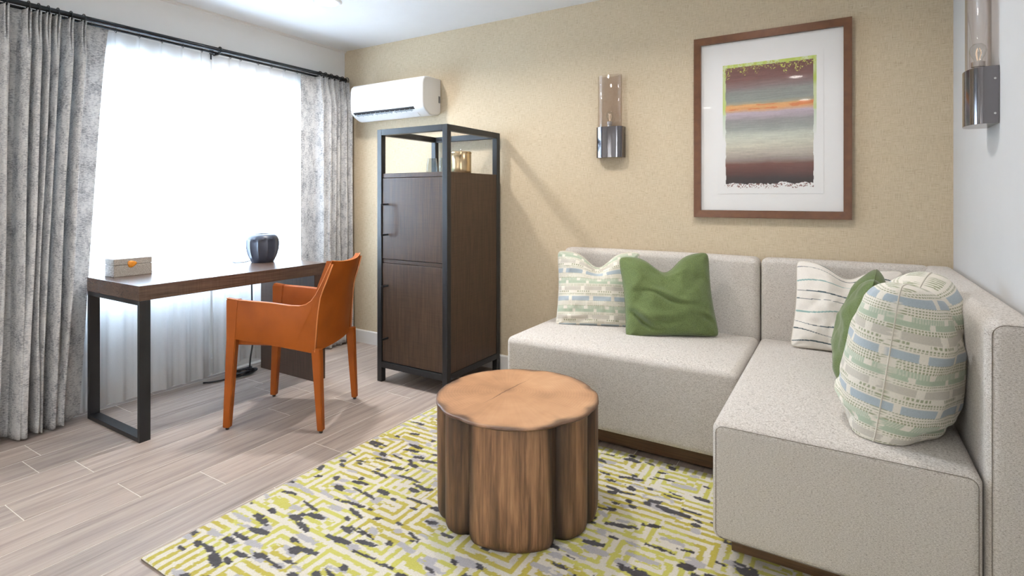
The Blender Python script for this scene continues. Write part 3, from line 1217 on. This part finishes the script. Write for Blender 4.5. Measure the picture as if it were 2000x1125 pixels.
def dashes(gx, gy, p, lx, ly, seed):
    """scattered ragged dashes running along x: mask"""
    m = np.zeros(a.shape, bool)
    rag = (vnoise(a * 150, b * 150, seed) - .5) * .010 + (vnoise(a * 60, b * 60, seed + 1) - .5) * .012
    ci = np.floor(a / gx).astype(int)
    cj = np.floor(b / gy).astype(int)
    for di in (-1, 0, 1):
        for dj in (-1, 0, 1):
            i, j = ci + di, cj + dj
            on = hash2(i, j, seed) < p
            cx = (i + hash2(i, j, seed + 2)) * gx
            cy = (j + hash2(i, j, seed + 3)) * gy
            hl = lx[0] + (lx[1] - lx[0]) * hash2(i, j, seed + 4) ** 2
            hw = ly[0] + (ly[1] - ly[0]) * hash2(i, j, seed + 5)
            sl = (hash2(i, j, seed + 6) - .5) * .5
            dx = a - cx
            dy = b - cy - sl * dx
            m |= on & ((np.abs(dx) + rag * .8 < hl) & (np.abs(dy) + rag * .5 < hw * (1 - .35 * np.abs(dx) / hl)))
    return m


jx = (vnoise(a * 90, b * 90, 3) - .5) * .007
jy = (vnoise(a * 90, b * 90, 5) - .5) * .007
ax_, by_ = a + jx, b + jy
CW, CHh, PER = .250, .186, .0385
row = np.floor(by_ / CHh).astype(int)
sh = hash2(row, row * 0, 77) * CW
colm = np.floor((ax_ + sh) / CW).astype(int)
typ = hash2(colm, row, 1)
fx = np.where(hash2(colm, row, 2) > .5, 1, -1)
fy = np.where(hash2(colm, row, 3) > .5, 1, -1)
px = ((ax_ + sh) - (colm + .5) * CW) * fx          # metres from the cell centre
py = (by_ - (row + .5) * CHh) * fy
rect = np.minimum(CW / 2 - np.abs(px), CHh / 2 - np.abs(py))     # distance in from the cell edge
nest = ((rect + PER * .72) % PER) < PER * .47
gap = (py > 0) & (np.abs(px - .03) < .016) & (rect > PER * .8)
nest = np.where(gap, ~nest, nest)
hook = np.minimum(px + CW / 2, py + CHh / 2)
ell = ((hook + PER * .72) % PER) < PER * .47
lines = ((py + CHh / 2 + PER * .7) % PER) < PER * .47
cols_ = ((px + CW / 2 + PER * .7) % PER) < PER * .47
yel = np.where(typ < .46, nest, np.where(typ < .72, ell, np.where(typ < .90, lines, cols_)))
yellow = lin((182, 174, 74))
yellow2 = lin((172, 155, 52))
lime = lin((196, 194, 100))
cream = lin((212, 206, 194))
grey_ = lin((172, 168, 172))
dark_ = lin((58, 54, 58))
tone = vnoise(a * 5, b * 5, 21)[..., None]
yc = yellow * (1 - tone) + np.where(tone > .55, yellow2, lime) * tone
col = np.where(yel[..., None], yc, cream)
col = np.where(dashes(.105, .056, .58, (.018, .060), (.007, .020), 131)[..., None], grey_, col)
col = np.where(dashes(.150, .070, .22, (.015, .05), (.008, .016), 231)[..., None], cream, col)
col = np.where(dashes(.150, .080, .25, (.018, .05), (.010, .020), 331)[..., None], yc, col)
dk = dashes(.088, .052, .52, (.014, .055), (.006, .015), 431) | dashes(.20, .15, .36, (.022, .042), (.012, .021), 531)
dk = dk & (vnoise(a * 40, b * 40, 61) > .12)
col = np.where(dk[..., None], dark_, col)
pile = .0012 * vnoise(a * 130, b * 130, 51)
edge = np.minimum.reduce([a, b, (RX1 - XX), (RY1 - YY)])
zz = RT - .004 * np.exp(-edge / .006) + pile - .0012 * dk
top = np.stack([XX, YY, zz], -1)
rug = thing('area_rug', 'yellow cream and charcoal geometric pattern area rug on the floor', 'rug', ((RX0 + RX1) / 2, (RY0 + RY1) / 2, 0))
ro = grid_obj('pile', top, M['rug'], rug)
color_attr(ro, col.reshape(-1, 3))
obj('backing', bx(RX0 + .001, RX1 - .001, RY0 + .001, RY1 - .001, .0004, RT - .0035), M['rug_back'], rug)

# ------------------------------------------------------------------ stump table
SX, SY, SR, SH = 2.535, -1.384, .312, .440
stump = thing('stump_table', 'round brown tree stump side table standing on the rug', 'side table', (SX, SY, RT))
RT += .0014
face = math.atan2(-1.802, 1.075)
grooves = [(face + math.radians(-41), .036, .085), (face + math.radians(31), .040, .10), (face + math.radians(62), .022, .07), (face + math.radians(-66), .024, .08),
           (face + math.radians(105), .03, .10), (face + math.radians(-120), .034, .10), (face + math.radians(165), .03, .1)]


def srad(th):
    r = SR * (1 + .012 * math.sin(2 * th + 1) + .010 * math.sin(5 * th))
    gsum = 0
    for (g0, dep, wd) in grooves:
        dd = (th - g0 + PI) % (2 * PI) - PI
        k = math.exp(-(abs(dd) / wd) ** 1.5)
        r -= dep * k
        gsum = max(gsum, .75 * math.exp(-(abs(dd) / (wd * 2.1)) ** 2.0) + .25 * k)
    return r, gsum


n = 288
zl = [RT, RT + .006, RT + .02, .05] + list(np.linspace(.07, SH - .045, 14)) + [SH - .030, SH - .016, SH - .012]
bm = bmesh.new()
bl = bm.verts.layers.float.new('burn')
rings = []
for z in zl:
    ring = []
    for k in range(n):
        th = 2 * PI * k / n
        r, gg = srad(th)
        rr = r - .010 - .012 * math.exp(-(z - RT) / .012)
        nz_ = noise.noise((math.cos(th) * 5, math.sin(th) * 5, z * 1.2))
        rr += .004 * nz_
        v = bm.verts.new((SX + rr * math.cos(th), SY + rr * math.sin(th), z))
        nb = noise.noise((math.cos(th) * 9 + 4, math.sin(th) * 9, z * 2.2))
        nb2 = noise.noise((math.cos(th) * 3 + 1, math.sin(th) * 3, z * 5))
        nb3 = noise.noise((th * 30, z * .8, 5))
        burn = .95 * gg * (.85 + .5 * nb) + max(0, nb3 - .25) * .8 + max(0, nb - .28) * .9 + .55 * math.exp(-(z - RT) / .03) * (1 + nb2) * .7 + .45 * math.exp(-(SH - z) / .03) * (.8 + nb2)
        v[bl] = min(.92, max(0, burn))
        ring.append(v)
    rings.append(ring)
for A, B in zip(rings[:-1], rings[1:]):
    for k in range(n):
        bm.faces.new((A[k], A[(k + 1) % n], B[(k + 1) % n], B[k]))
bm.faces.new(rings[0][::-1])
bm.faces.new(rings[-1])
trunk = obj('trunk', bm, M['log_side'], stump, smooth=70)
M['log_top'] = m_logtop(2.482 - SX, -1.367 - SY)
bm = bmesh.new()
bl = bm.verts.layers.float.new('burn')
tr = []
for (f_, z) in ((.955, SH - .0125), (.985, SH - .012), (1.0, SH - .007), (.998, SH - .003), (.985, SH - .0004), (.97, SH), (.94, SH), (.88, SH), (.75, SH), (.5, SH), (.25, SH), (.1, SH)):
    ring = []
    for k in range(n):
        th = 2 * PI * k / n
        r, gg = srad(th)
        # the slab edge follows the grooves only shallowly
        r = r + (SR - r) * .82
        rr = r * f_ + .003 * noise.noise((math.cos(th) * 7, math.sin(th) * 7, 3)) * (f_ > .9)
        v = bm.verts.new((SX + rr * math.cos(th), SY + rr * math.sin(th), z))
        nb = noise.noise((math.cos(th) * 4, math.sin(th) * 4, 8))
        lim = .93 - .05 * nb - .05 * gg
        v[bl] = 0 if f_ < .8 else min(.85, max(0, (f_ - lim) / .075) ** 1.2)
        ring.append(v)
    tr.append(ring)
for A, B in zip(tr[:-1], tr[1:]):
    for k in range(n):
        bm.faces.new((A[k], A[(k + 1) % n], B[(k + 1) % n], B[k]))
bm.faces.new(tr[-1])
bm.faces.new(tr[0][::-1])
obj('top', bm, M['log_top'], stump, label='pale end-grain top with growth rings and a crack', smooth=50)

# ------------------------------------------------------------------ sectional sofa
sofa = thing('sectional_sofa', 'light grey tweed L-shaped sectional sofa in the corner', 'sofa', (3.2, -.6, 0))
SB, ST, BT, TH = .100, .478, .887, .120
SXL, SXM, SYF, SYC = 2.115, 3.248, -.798, -1.358
obj('seat', soft_box(SXL, SXM - .003, SYF, -TH - .002, SB, ST, .032, .014), M['tweed'], sofa, smooth=60)
obj('seat', soft_box(SXM + .003, W - TH - .004, SYC, -TH - .002, SB, ST, .026, .014), M['tweed'], sofa, smooth=60)
obj('backrest', soft_box(SXL, SXM - .003, -TH, -.016, SB, BT, .034, .004), M['tweed'], sofa, smooth=60)
obj('backrest', soft_box(SXM + .003, W - TH + .03, -TH, -.016, SB, BT, .030, .002), M['tweed'], sofa, smooth=60)
obj('backrest', soft_box(W - TH, W - .002, SYC, -.018, SB, BT, .034, .002), M['tweed'], sofa, smooth=60)
obj('plinth', bx(SXL + .05, SXM - .002, -.706, -.05, RT + .002, SB + .006, .002), M['plinth'], sofa)
obj('plinth', bx(SXM + .045, W - .06, -1.245, -.05, RT + .002, SB + .006, .002), M['plinth'], sofa)
# stitched seams round the front faces of the chaise and back end
bm = bmesh.new()
r_ = .024


def rrect(xa, xb, za, zb, r, y):
    pts = []
    for (cx_, cz_, a0) in ((xb - r, zb - r, 0), (xa + r, zb - r, 90), (xa + r, za + r, 180), (xb - r, za + r, 270)):
        for k in range(7):
            a_ = math.radians(a0 + 15 * k)
            pts.append((cx_ + r * math.cos(a_), y, cz_ + r * math.sin(a_)))
    return pts


def tube_dense(bm, pts, r):
    out = []
    for i in range(len(pts)):
        p, q_ = Vector(pts[i]), Vector(pts[(i + 1) % len(pts)])
        m_ = max(1, int((q_ - p).length / .05))
        for k in range(m_):
            out.append(p.lerp(q_, k / m_))
    tube(bm, out, r, 5, closed=True)


tube_dense(bm, rrect(SXM + .003 + .012, W - TH - .004 - .010, SB + .01, ST - .010, r_, SYC + .0034), .0011)
M['stitch'] = m_plain('grey_stitching', L4(128, 119, 109), .9)
obj('seam', bm, M['stitch'], sofa)
bm = bmesh.new()
tube_dense(bm, rrect(W - TH + .012, W - .012, SB + .01, BT - .011, .03, SYC + .0062), .0011)
obj('seam', bm, M['stitch'], sofa)


# ------------------------------------------------------------------ cushions
def weave_pattern(u, v):
    """u, v in metres: banded cotton weave in cream, blue, sage and olive dots"""
    cream = lin((228, 222, 210))
    blue = lin((174, 185, 192))
    sage = lin((178, 190, 168))
    greyb = lin((200, 194, 182))
    olive = lin((158, 161, 132))
    out = np.broadcast_to(cream, u.shape + (3,)).copy()
    w = v % .158
    rowi = np.floor(v / .158)
    us = u + rowi * .043

    def put(mask, c):
        out[mask] = c
    dots = ((us % .0085) < .0052)

    def dotrows(lo, hi, per=.0075):
        m = (w >= lo) & (w < hi) & (((w - lo) % per) < per * .48) & dots
        put(m, olive)
    put((w < .026) & ((us % .118) > .020), blue)
    dotrows(.030, .045)
    put((w >= .047) & (w < .056) & ((us % .118) > .045) & ((us % .012) < .007), olive)
    put((w >= .058) & (w < .082) & (((us + .05) % .118) > .022), greyb)
    dotrows(.084, .096)
    put((w >= .097) & (w < .113) & (((us + .02) % .118) > .016), sage)
    m = (w >= .113) & (w < .130) & (((us + .075) % .118) > .022)
    put(m, sage * .55 + cream * .45)
    put(m & ((us % .0075) < .0035), sage)
    dotrows(.131, .158, .0085)
    return out


def stripe_pattern(u, v):
    cream = lin((232, 226, 218))
    line = lin((70, 86, 92))
    line2 = lin((140, 172, 168))
    out = np.broadcast_to(cream, u.shape + (3,)).copy()
    for k in range(9):
        y = .035 + k * .050 + .010 * np.sin(u * 9 + k * 1.9) + .005 * np.sin(u * 23 + k)
        wd = .0022 + .0012 * np.sin(u * 14 + k * 2.3)
        m = np.abs(v - y) < wd
        out[m] = line2 if k in (3, 6) else line
    return out


def cushion(name, label, size, T, loc, rotz, lean, mat, pattern=None, chop=.0, roll=0.0, seed=0, group=None, n=230, pinch=.07, crease=(), seam=True, twist=0.0, full=.52, sink=.022):
    hw, hh = size[0] / 2, size[1] / 2
    t = thing(name, label, 'cushion', loc, 0, group)
    U = np.linspace(-1, 1, n)
    uu, vv = np.meshgrid(U, U, indexing='ij')
    # denser towards the rim
    uu = np.sin(uu * PI / 2) * .85 + uu * .15
    vv = np.sin(vv * PI / 2) * .7 + vv * .3

    def surf(sgn):
        x = hw * uu * (1 - pinch * (1 - vv ** 2) * np.abs(uu) ** 3)
        z = hh * vv * (1 - pinch * (1 - uu ** 2) * np.abs(vv) ** 3)
        th = T / 2 * (np.clip(1 - uu ** 2, 0, 1) ** full) * (np.clip(1 - vv ** 2, 0, 1) ** full)
        # belly sits low
        th = th * (1 + .16 * (-vv) * (1 - uu ** 2))
        if chop:
            k = np.clip((vv - .05) / .95, 0, 1) ** 1.5
            gs = np.exp(-(uu / .34) ** 2)
            z = z - chop * k * gs
            th = th * (1 - .45 * k * np.exp(-(uu / .22) ** 2)) * (1 + .25 * k * (1 - gs))
        ck = (np.abs(uu) ** 9) * (np.abs(vv) ** 9)
        x = x * (1 - .06 * ck)
        z = z * (1 - .06 * ck)
        wr = np.zeros_like(uu)
        for (cu0, cv0, ang, ln, wd, dep) in crease:
            du, dv = uu - cu0, vv - cv0
            p = du * math.cos(ang) + dv * math.sin(ang)
            qv = -du * math.sin(ang) + dv * math.cos(ang) + .06 * np.sin(p * 5)
            wr = wr - dep * np.exp(-(p / ln) ** 2) * (np.exp(-(qv / wd) ** 2) - .55 * np.exp(-((qv - 1.9 * wd) / (1.3 * wd)) ** 2))
        ws = (vnoise(uu * 3.1 + seed, vv * 3.1 + 7 * sgn, seed) - .5) * .020 + (vnoise(uu * 8 + seed, vv * 8, seed + 5) - .5) * .006
        rim = np.clip(1 - uu ** 2, 0, 1) * np.clip(1 - vv ** 2, 0, 1)
        # corner gathers
        cr = np.clip((np.abs(uu) - .6) / .4, 0, 1) * np.clip((np.abs(vv) - .6) / .4, 0, 1)
        gather = .010 * cr * np.sin((np.arctan2(1.02 - np.abs(vv), 1.02 - np.abs(uu))) * 9) * rim ** .2
        th = th + (ws + (wr if sgn > 0 else wr * .4)) * np.clip(rim * 3, 0, 1) + gather * np.clip(rim * 12, 0, 1)
        y = -sgn * th
        if twist:
            y = y + twist * uu * vv
        return np.stack([x, y, z + hh], -1)
    A = surf(1)
    B = surf(-1)[::-1]
    R = Matrix.Rotation(rotz, 3, 'Z') @ Matrix.Rotation(-lean, 3, 'X') @ Matrix.Rotation(roll, 3, 'Y')
    Rn = np.array(R)
    # flatten what would sink into the seat
    PA = A.reshape(-1, 3) @ Rn.T
    PB = B.reshape(-1, 3) @ Rn.T
    zmin = min(PA[:, 2].min(), PB[:, 2].min())
    base = zmin + sink
    off = np.array(loc) - np.array((0, 0, base))

    def settle(P):
        z = P[:, 2]
        k = np.clip((base + .03 - z) / .052, 0, 1)
        P = P.copy()
        P[:, 2] = np.where(z < base + .03, base + .03 * (1 - k) ** 1.6, z)
        return P + off
    PA = settle(PA).reshape(n, n, 3)
    PB = settle(PB).reshape(n, n, 3)
    P = np.concatenate([PA, PB[1:]], 0) if False else None
    cov = []
    oa = grid_obj('front', PA, mat, None)
    ob = grid_obj('rear', PB, mat, None)
    bm = bmesh.new()
    bm.from_mesh(oa.data)
    bm.from_mesh(ob.data)
    for o_ in (oa, ob):
        me_ = o_.data
        bpy.data.objects.remove(o_)
        bpy.data.meshes.remove(me_)
    bm.verts.ensure_lookup_table()
    # measure the cloth along its own surface
    dl = np.linalg.norm(np.diff(A, axis=0), axis=2)
    um = np.concatenate([np.zeros((1, n)), np.cumsum(dl, 0)], 0)
    um = um - um[n // 2:n // 2 + 1] + hw
    vm = (vv + 1) * hh
    if pattern is not None:
        ca = pattern(um, vm).reshape(-1, 3)
        cb = pattern(um + .06, vm)[::-1].reshape(-1, 3)
        allc = np.concatenate([ca, cb], 0)
        lay = bm.verts.layers.float_color.new('col')
        for v_, c_ in zip(bm.verts, allc):
            v_[lay] = (c_[0], c_[1], c_[2], 1)
    bmesh.ops.remove_doubles(bm, verts=bm.verts, dist=.0004)
    bmesh.ops.recalc_face_normals(bm, faces=bm.faces)
    obj('cover', bm, mat, t, smooth=180)
    if seam:
        loop = [PA[i, 0] for i in range(0, n - 1, 3)] + [PA[-1, j] for j in range(0, n - 1, 3)] + [PA[i, -1] for i in range(n - 1, 0, -3)] + [PA[0, j] for j in range(n - 1, 0, -3)]
        bm = bmesh.new()
        tube(bm, loop, .0022, 6, closed=True)
        if mat is M['green']:
            obj('seam', bm, M['green'], t, smooth=180)
        else:
            obj('seam', bm, M['cushion_seam'], t, smooth=180)
    return t


M['cushion_seam'] = m_plain('cream_seam', L4(208, 202, 188), .9)
SZ = ST + .008
GP = 'cushions on the sofa'
cushion('cushion', 'cream cushion woven with blue and sage bands behind a green cushion', (.48, .455), .15, (2.448, -.362, SZ), math.radians(21), math.radians(16), M['weave'],
        weave_pattern, .085, 0, 3, GP, crease=[(-.6, -.8, .3, .3, .06, .02)])
cushion('cushion', 'green linen cushion at the left in front of a banded cushion', (.475, .445), .165, (2.868, -.388, SZ), math.radians(24), math.radians(15), M['green'],
        None, .085, math.radians(-4), 9, GP, crease=[(-.1, -.05, -.30, .5, .05, .012), (-.62, -.55, -.5, .35, .07, .026), (-.2, -.6, .2, .35, .08, .014), (.85, -.6, -.2, .2, .06, .016)])
cushion('cushion', 'white cushion with thin dark wavy lines in the sofa corner', (.44, .43), .13, (3.615, -.285, SZ), math.radians(4), math.radians(15), M['weave'],
        stripe_pattern, .055, math.radians(4), 14, GP)
cushion('cushion', 'green linen cushion leaning between the lined and large banded cushions', (.42, .46), .17, (3.630, -.62, SZ), math.radians(-94), math.radians(12), M['green'],
        None, .05, 0, 21, GP, crease=[(-.5, -.45, .0, .4, .05, .02)])
cushion('cushion', 'large plump cushion woven in blue and sage bands, nearest on the sofa', (.46, .53), .30, (3.745, -1.060, SZ), math.radians(-106), math.radians(8), M['weave'],
        weave_pattern, .04, 0, 33, GP, n=260, crease=[(.55, -.62, .1, .5, .05, .03)], pinch=.05, full=.36, sink=.05)

# ------------------------------------------------------------------ framed picture
pic = thing('framed_picture', 'brown framed abstract print with wide white mat on the wall', 'picture', (3.274, 0, 1.09))
fx0, fx1, fz0, fz1 = 2.893, 3.654, 1.091, 2.098
gx0, gx1, gz0, gz1 = 2.931, 3.618, 1.131, 2.058
bm = bmesh.new()
for (xa, xb, za, zb) in ((fx0, fx1, fz1, gz1), (fx0, fx1, gz0, fz0)):
    pass
yo, yi, ybk = -.030, -.028, -.002
O = [(fx0, fz0), (fx1, fz0), (fx1, fz1), (fx0, fz1)]
I = [(gx0, gz0), (gx1, gz0), (gx1, gz1), (gx0, gz1)]
vo = [bm.verts.new((x, ybk, z)) for x, z in O]
vf = [bm.verts.new((x, yo, z)) for x, z in O]
vi = [bm.verts.new((x, yi, z)) for x, z in I]
vb = [bm.verts.new((x, ybk, z)) for x, z in I]
for A, B in ((vo, vf), (vf, vi), (vi, vb), (vb, vo)):
    for k in range(4):
        bm.faces.new((A[k], A[(k + 1) % 4], B[(k + 1) % 4], B[k]))
bmesh.ops.recalc_face_normals(bm, faces=bm.faces)
bmesh.ops.bevel(bm, geom=[e for e in bm.edges if all(abs(v.co.y - yo) < 1e-5 for v in e.verts)], offset=.002, segments=2, affect='EDGES')
obj('frame', bm, M['frame_wood'], pic)
obj('mat_board', bx(gx0 + .0005, gx1 - .0005, -.012, -.004, gz0 + .0005, gz1 - .0005), M['mat_board'], pic)
PX0, PX1, PZ0, PZ1 = 3.018, 3.532, 1.222, 1.965
obj('paper', bx(PX0, PX1, -.0138, -.0121, PZ0, PZ1, .0004), M['mat_board'], pic, label='white paper sheet')
nu, nv = 240, 340
aX0, aX1, aZ0, aZ1 = 3.046, 3.500, 1.245, 1.932
U = np.linspace(0, 1, nu)
V = np.linspace(0, 1, nv)
uu, vv = np.meshgrid(U, V, indexing='ij')
u = uu
v = vv
stops = [(0, (126, 92, 84)), (.06, (118, 80, 74)), (.13, (128, 92, 88)), (.185, (146, 126, 124)), (.23, (150, 152, 148)), (.30, (150, 156, 150)), (.325, (176, 166, 140)),
         (.335, (214, 162, 108)), (.365, (220, 160, 104)), (.385, (208, 172, 150)), (.395, (202, 186, 198)), (.43, (188, 176, 184)), (.46, (162, 160, 160)), (.53, (172, 178, 172)), (.575, (212, 216, 202)),
         (.66, (214, 210, 192)), (.72, (188, 178, 166)), (.77, (150, 134, 126)), (.80, (112, 70, 60)), (.86, (92, 54, 48)), (.91, (58, 42, 42)), (.96, (48, 38, 40)), (1, (70, 50, 50))]
wv = v + .012 * (vnoise(u * 4, v * 6, 2) - .5) + .006 * (vnoise(u * 20, v * 40, 4) - .5)
S = np.array([s[0] for s in stops])
C = lin(np.array([s[1] for s in stops]))
col = np.stack([np.interp(wv, S, C[:, k]) for k in range(3)], -1)
streak = (vnoise(u * 7, v * 160, 8) - .5) * .22 + (vnoise(u * 60, v * 200, 9) - .5) * .12
col = np.clip(col * (1 + streak[..., None]), 0, 1)
org = (np.abs(wv - .352) < .018) & (vnoise(u * 9, v * 60, 12) > .62)
col[org] = lin((208, 124, 72))
paperc = lin((249, 249, 249))
limec = lin((186, 206, 84))
greenc = lin((150, 200, 120))
eL = .035 + .010 * (vnoise(v * 30, v * 0, 14) - .5)
fr = (u < eL) | (u > 1 - .03 - .008 * (vnoise(v * 34, v * 0, 15) - .5)) | (v < .026)
fringe = limec * (1 - .5 * vnoise(u * 30, v * 12, 17)[..., None]) + paperc * .5 * vnoise(u * 30, v * 12, 17)[..., None]
fade = np.clip((.62 - v) / .25, 0, 1)[..., None]
gcol = np.where((v > .40)[..., None], greenc * .5 + paperc * .5, fringe)
col = np.where(fr[..., None], gcol * fade + paperc * (1 - fade), col)
sp_ = (v < .03 + .09 * vnoise(u * 16, v * 0, 18)) & (vnoise(u * 110, v * 150, 19) > .70)
col[sp_] = lin((196, 200, 96))
rag = .965 - .022 * vnoise(u * 9, u * 0, 22) - .014 * vnoise(u * 40, v * 30, 24)
below = v > rag
strand = (vnoise(u * 100, v * 150, 26) > .60) & (v < rag + .032)
col = np.where(below[..., None], np.where(strand[..., None], lin((150, 116, 112)), paperc), col)
lowside = ((u < .02 + .012 * vnoise(v * 40, v * 0, 28)) | (u > .985 - .02 * vnoise(v * 40, v * 0, 29))) & (v > .6)
col = np.where(lowside[..., None], paperc, col)
P = np.stack([aX0 + (aX1 - aX0) * uu, np.full_like(uu, -.0142), aZ1 + (aZ0 - aZ1) * vv], -1)
ao = grid_obj('print', P[:, ::-1], M['art'], pic, smooth=False, label='abstract painting in brown, grey, orange and cream bands')
color_attr(ao, col[:, ::-1].reshape(-1, 3))
obj('glass', bx(gx0 + .0005, gx1 - .0005, -.0205, -.0185, gz0 + .0005, gz1 - .0005), M['pic_glass'], pic)


# ------------------------------------------------------------------ wall sconces
def sconce(label, frame):
    """frame(a, d, z) -> world: a along wall, d out from wall"""
    o_ = frame(0, 0, 1.446)
    t = thing('wall_sconce', label, 'wall lamp', o_, 0, 'smoked glass wall sconces')
    A, FL, DP = .086, .041, .0395
    out_ = [(A, .001), (A, FL)] + [(A * math.cos(k), FL + DP * math.sin(k)) for k in np.linspace(0, PI, 40)[1:-1]] + [(-A, FL), (-A, .001)]
    bm = bmesh.new()
    z0, z1 = 1.446, 1.634
    lo_ = [bm.verts.new(frame(a_, d_, z0)) for a_, d_ in out_]
    hi_ = [bm.verts.new(frame(a_, d_, z1)) for a_, d_ in out_]
    m_ = len(out_)
    for k in range(m_):
        bm.faces.new((lo_[k], lo_[(k + 1) % m_], hi_[(k + 1) % m_], hi_[k]))
    bm.faces.new(lo_)
    # top: recessed rim
    inn = [(a_ * .94, .001 + (d_ - .001) * .94 + .002) for a_, d_ in out_]
    hi2 = [bm.verts.new(frame(a_, d_, z1)) for a_, d_ in inn]
    lo2 = [bm.verts.new(frame(a_, d_, z1 - .012)) for a_, d_ in inn]
    for k in range(m_):
        bm.faces.new((hi_[k], hi_[(k + 1) % m_], hi2[(k + 1) % m_], hi2[k]))
        bm.faces.new((hi2[k], hi2[(k + 1) % m_], lo2[(k + 1) % m_], lo2[k]))
    bm.faces.new(lo2)
    bmesh.ops.recalc_face_normals(bm, faces=bm.faces)
    obj('base', bm, M['chrome'], t, smooth=30)
    for s in (-1, 1):
        for z in (1.478, 1.592):
            bm = bmesh.new()
            c0, c1 = Vector(frame(s * A * .995, .012, z)), Vector(frame(s * (A + .0018), .012, z))
            tube(bm, [c0, c1], .0034, 10)
            obj('screw', bm, M['steel'], t)
    # smoked glass chimney
    ga, gd, gc = .077, .033, .0405
    bm = bmesh.new()
    k_ = np.linspace(0, 2 * PI, 56, endpoint=False)
    R1 = [[bm.verts.new(frame(ga * s_ * math.cos(q_), gc + gd * s_ * math.sin(q_), z)) for q_ in k_] for s_, z in ((1, z1 - .011), (1, 1.948), (.985, 1.950), (.965, 1.948), (.965, z1 - .011))]
    for A_, B_ in zip(R1[:-1], R1[1:]):
        for k in range(56):
            bm.faces.new((A_[k], A_[(k + 1) % 56], B_[(k + 1) % 56], B_[k]))
    bmesh.ops.recalc_face_normals(bm, faces=bm.faces)
    obj('glass_shade', bm, M['smoke_glass'], t, smooth=60, label='smoked glass chimney open at the top')
    # socket and bulb
    cx_, cy_, _ = frame(0, gc, 0)
    bm = bmesh.new()
    lathe(bm, [(0, z1 - .012), (.014, z1 - .012), (.014, z1 + .014), (.019, z1 + .015), (.019, z1 + .032), (.012, z1 + .034), (0, z1 + .034)], (cx_, cy_, 0), 24)
    obj('socket', bm, M['steel'], t, smooth=40)
    bm = bmesh.new()
    zb = z1 + .034
    lathe(bm, [(.011, zb), (.012, zb + .008), (.020, zb + .022), (.0235, zb + .036), (.021, zb + .050), (.012, zb + .060), (0, zb + .063)], (cx_, cy_, 0), 28)
    blb = obj('bulb', bm, M['clear_glass'], t, smooth=180)
    bm = bmesh.new()
    for q_ in (0, 2.1, 4.2):
        tube(bm, [(cx_ + .003 * math.cos(q_), cy_ + .003 * math.sin(q_), zb + .004), (cx_ + .009 * math.cos(q_), cy_ + .009 * math.sin(q_), zb + .030), (cx_ + .004 * math.cos(q_), cy_ + .004 * math.sin(q_), zb + .046)], .0011, 5)
    obj('filament', bm, M['filament'], blb, label='amber filament')
    return t


sconce('smoked glass and chrome wall sconce on the beige wall left of the picture', lambda a_, d_, z: (2.395 + a_, -d_, z))
sconce('smoked glass and chrome wall sconce on the white right wall', lambda a_, d_, z: (W - d_, -.774 + a_, z))
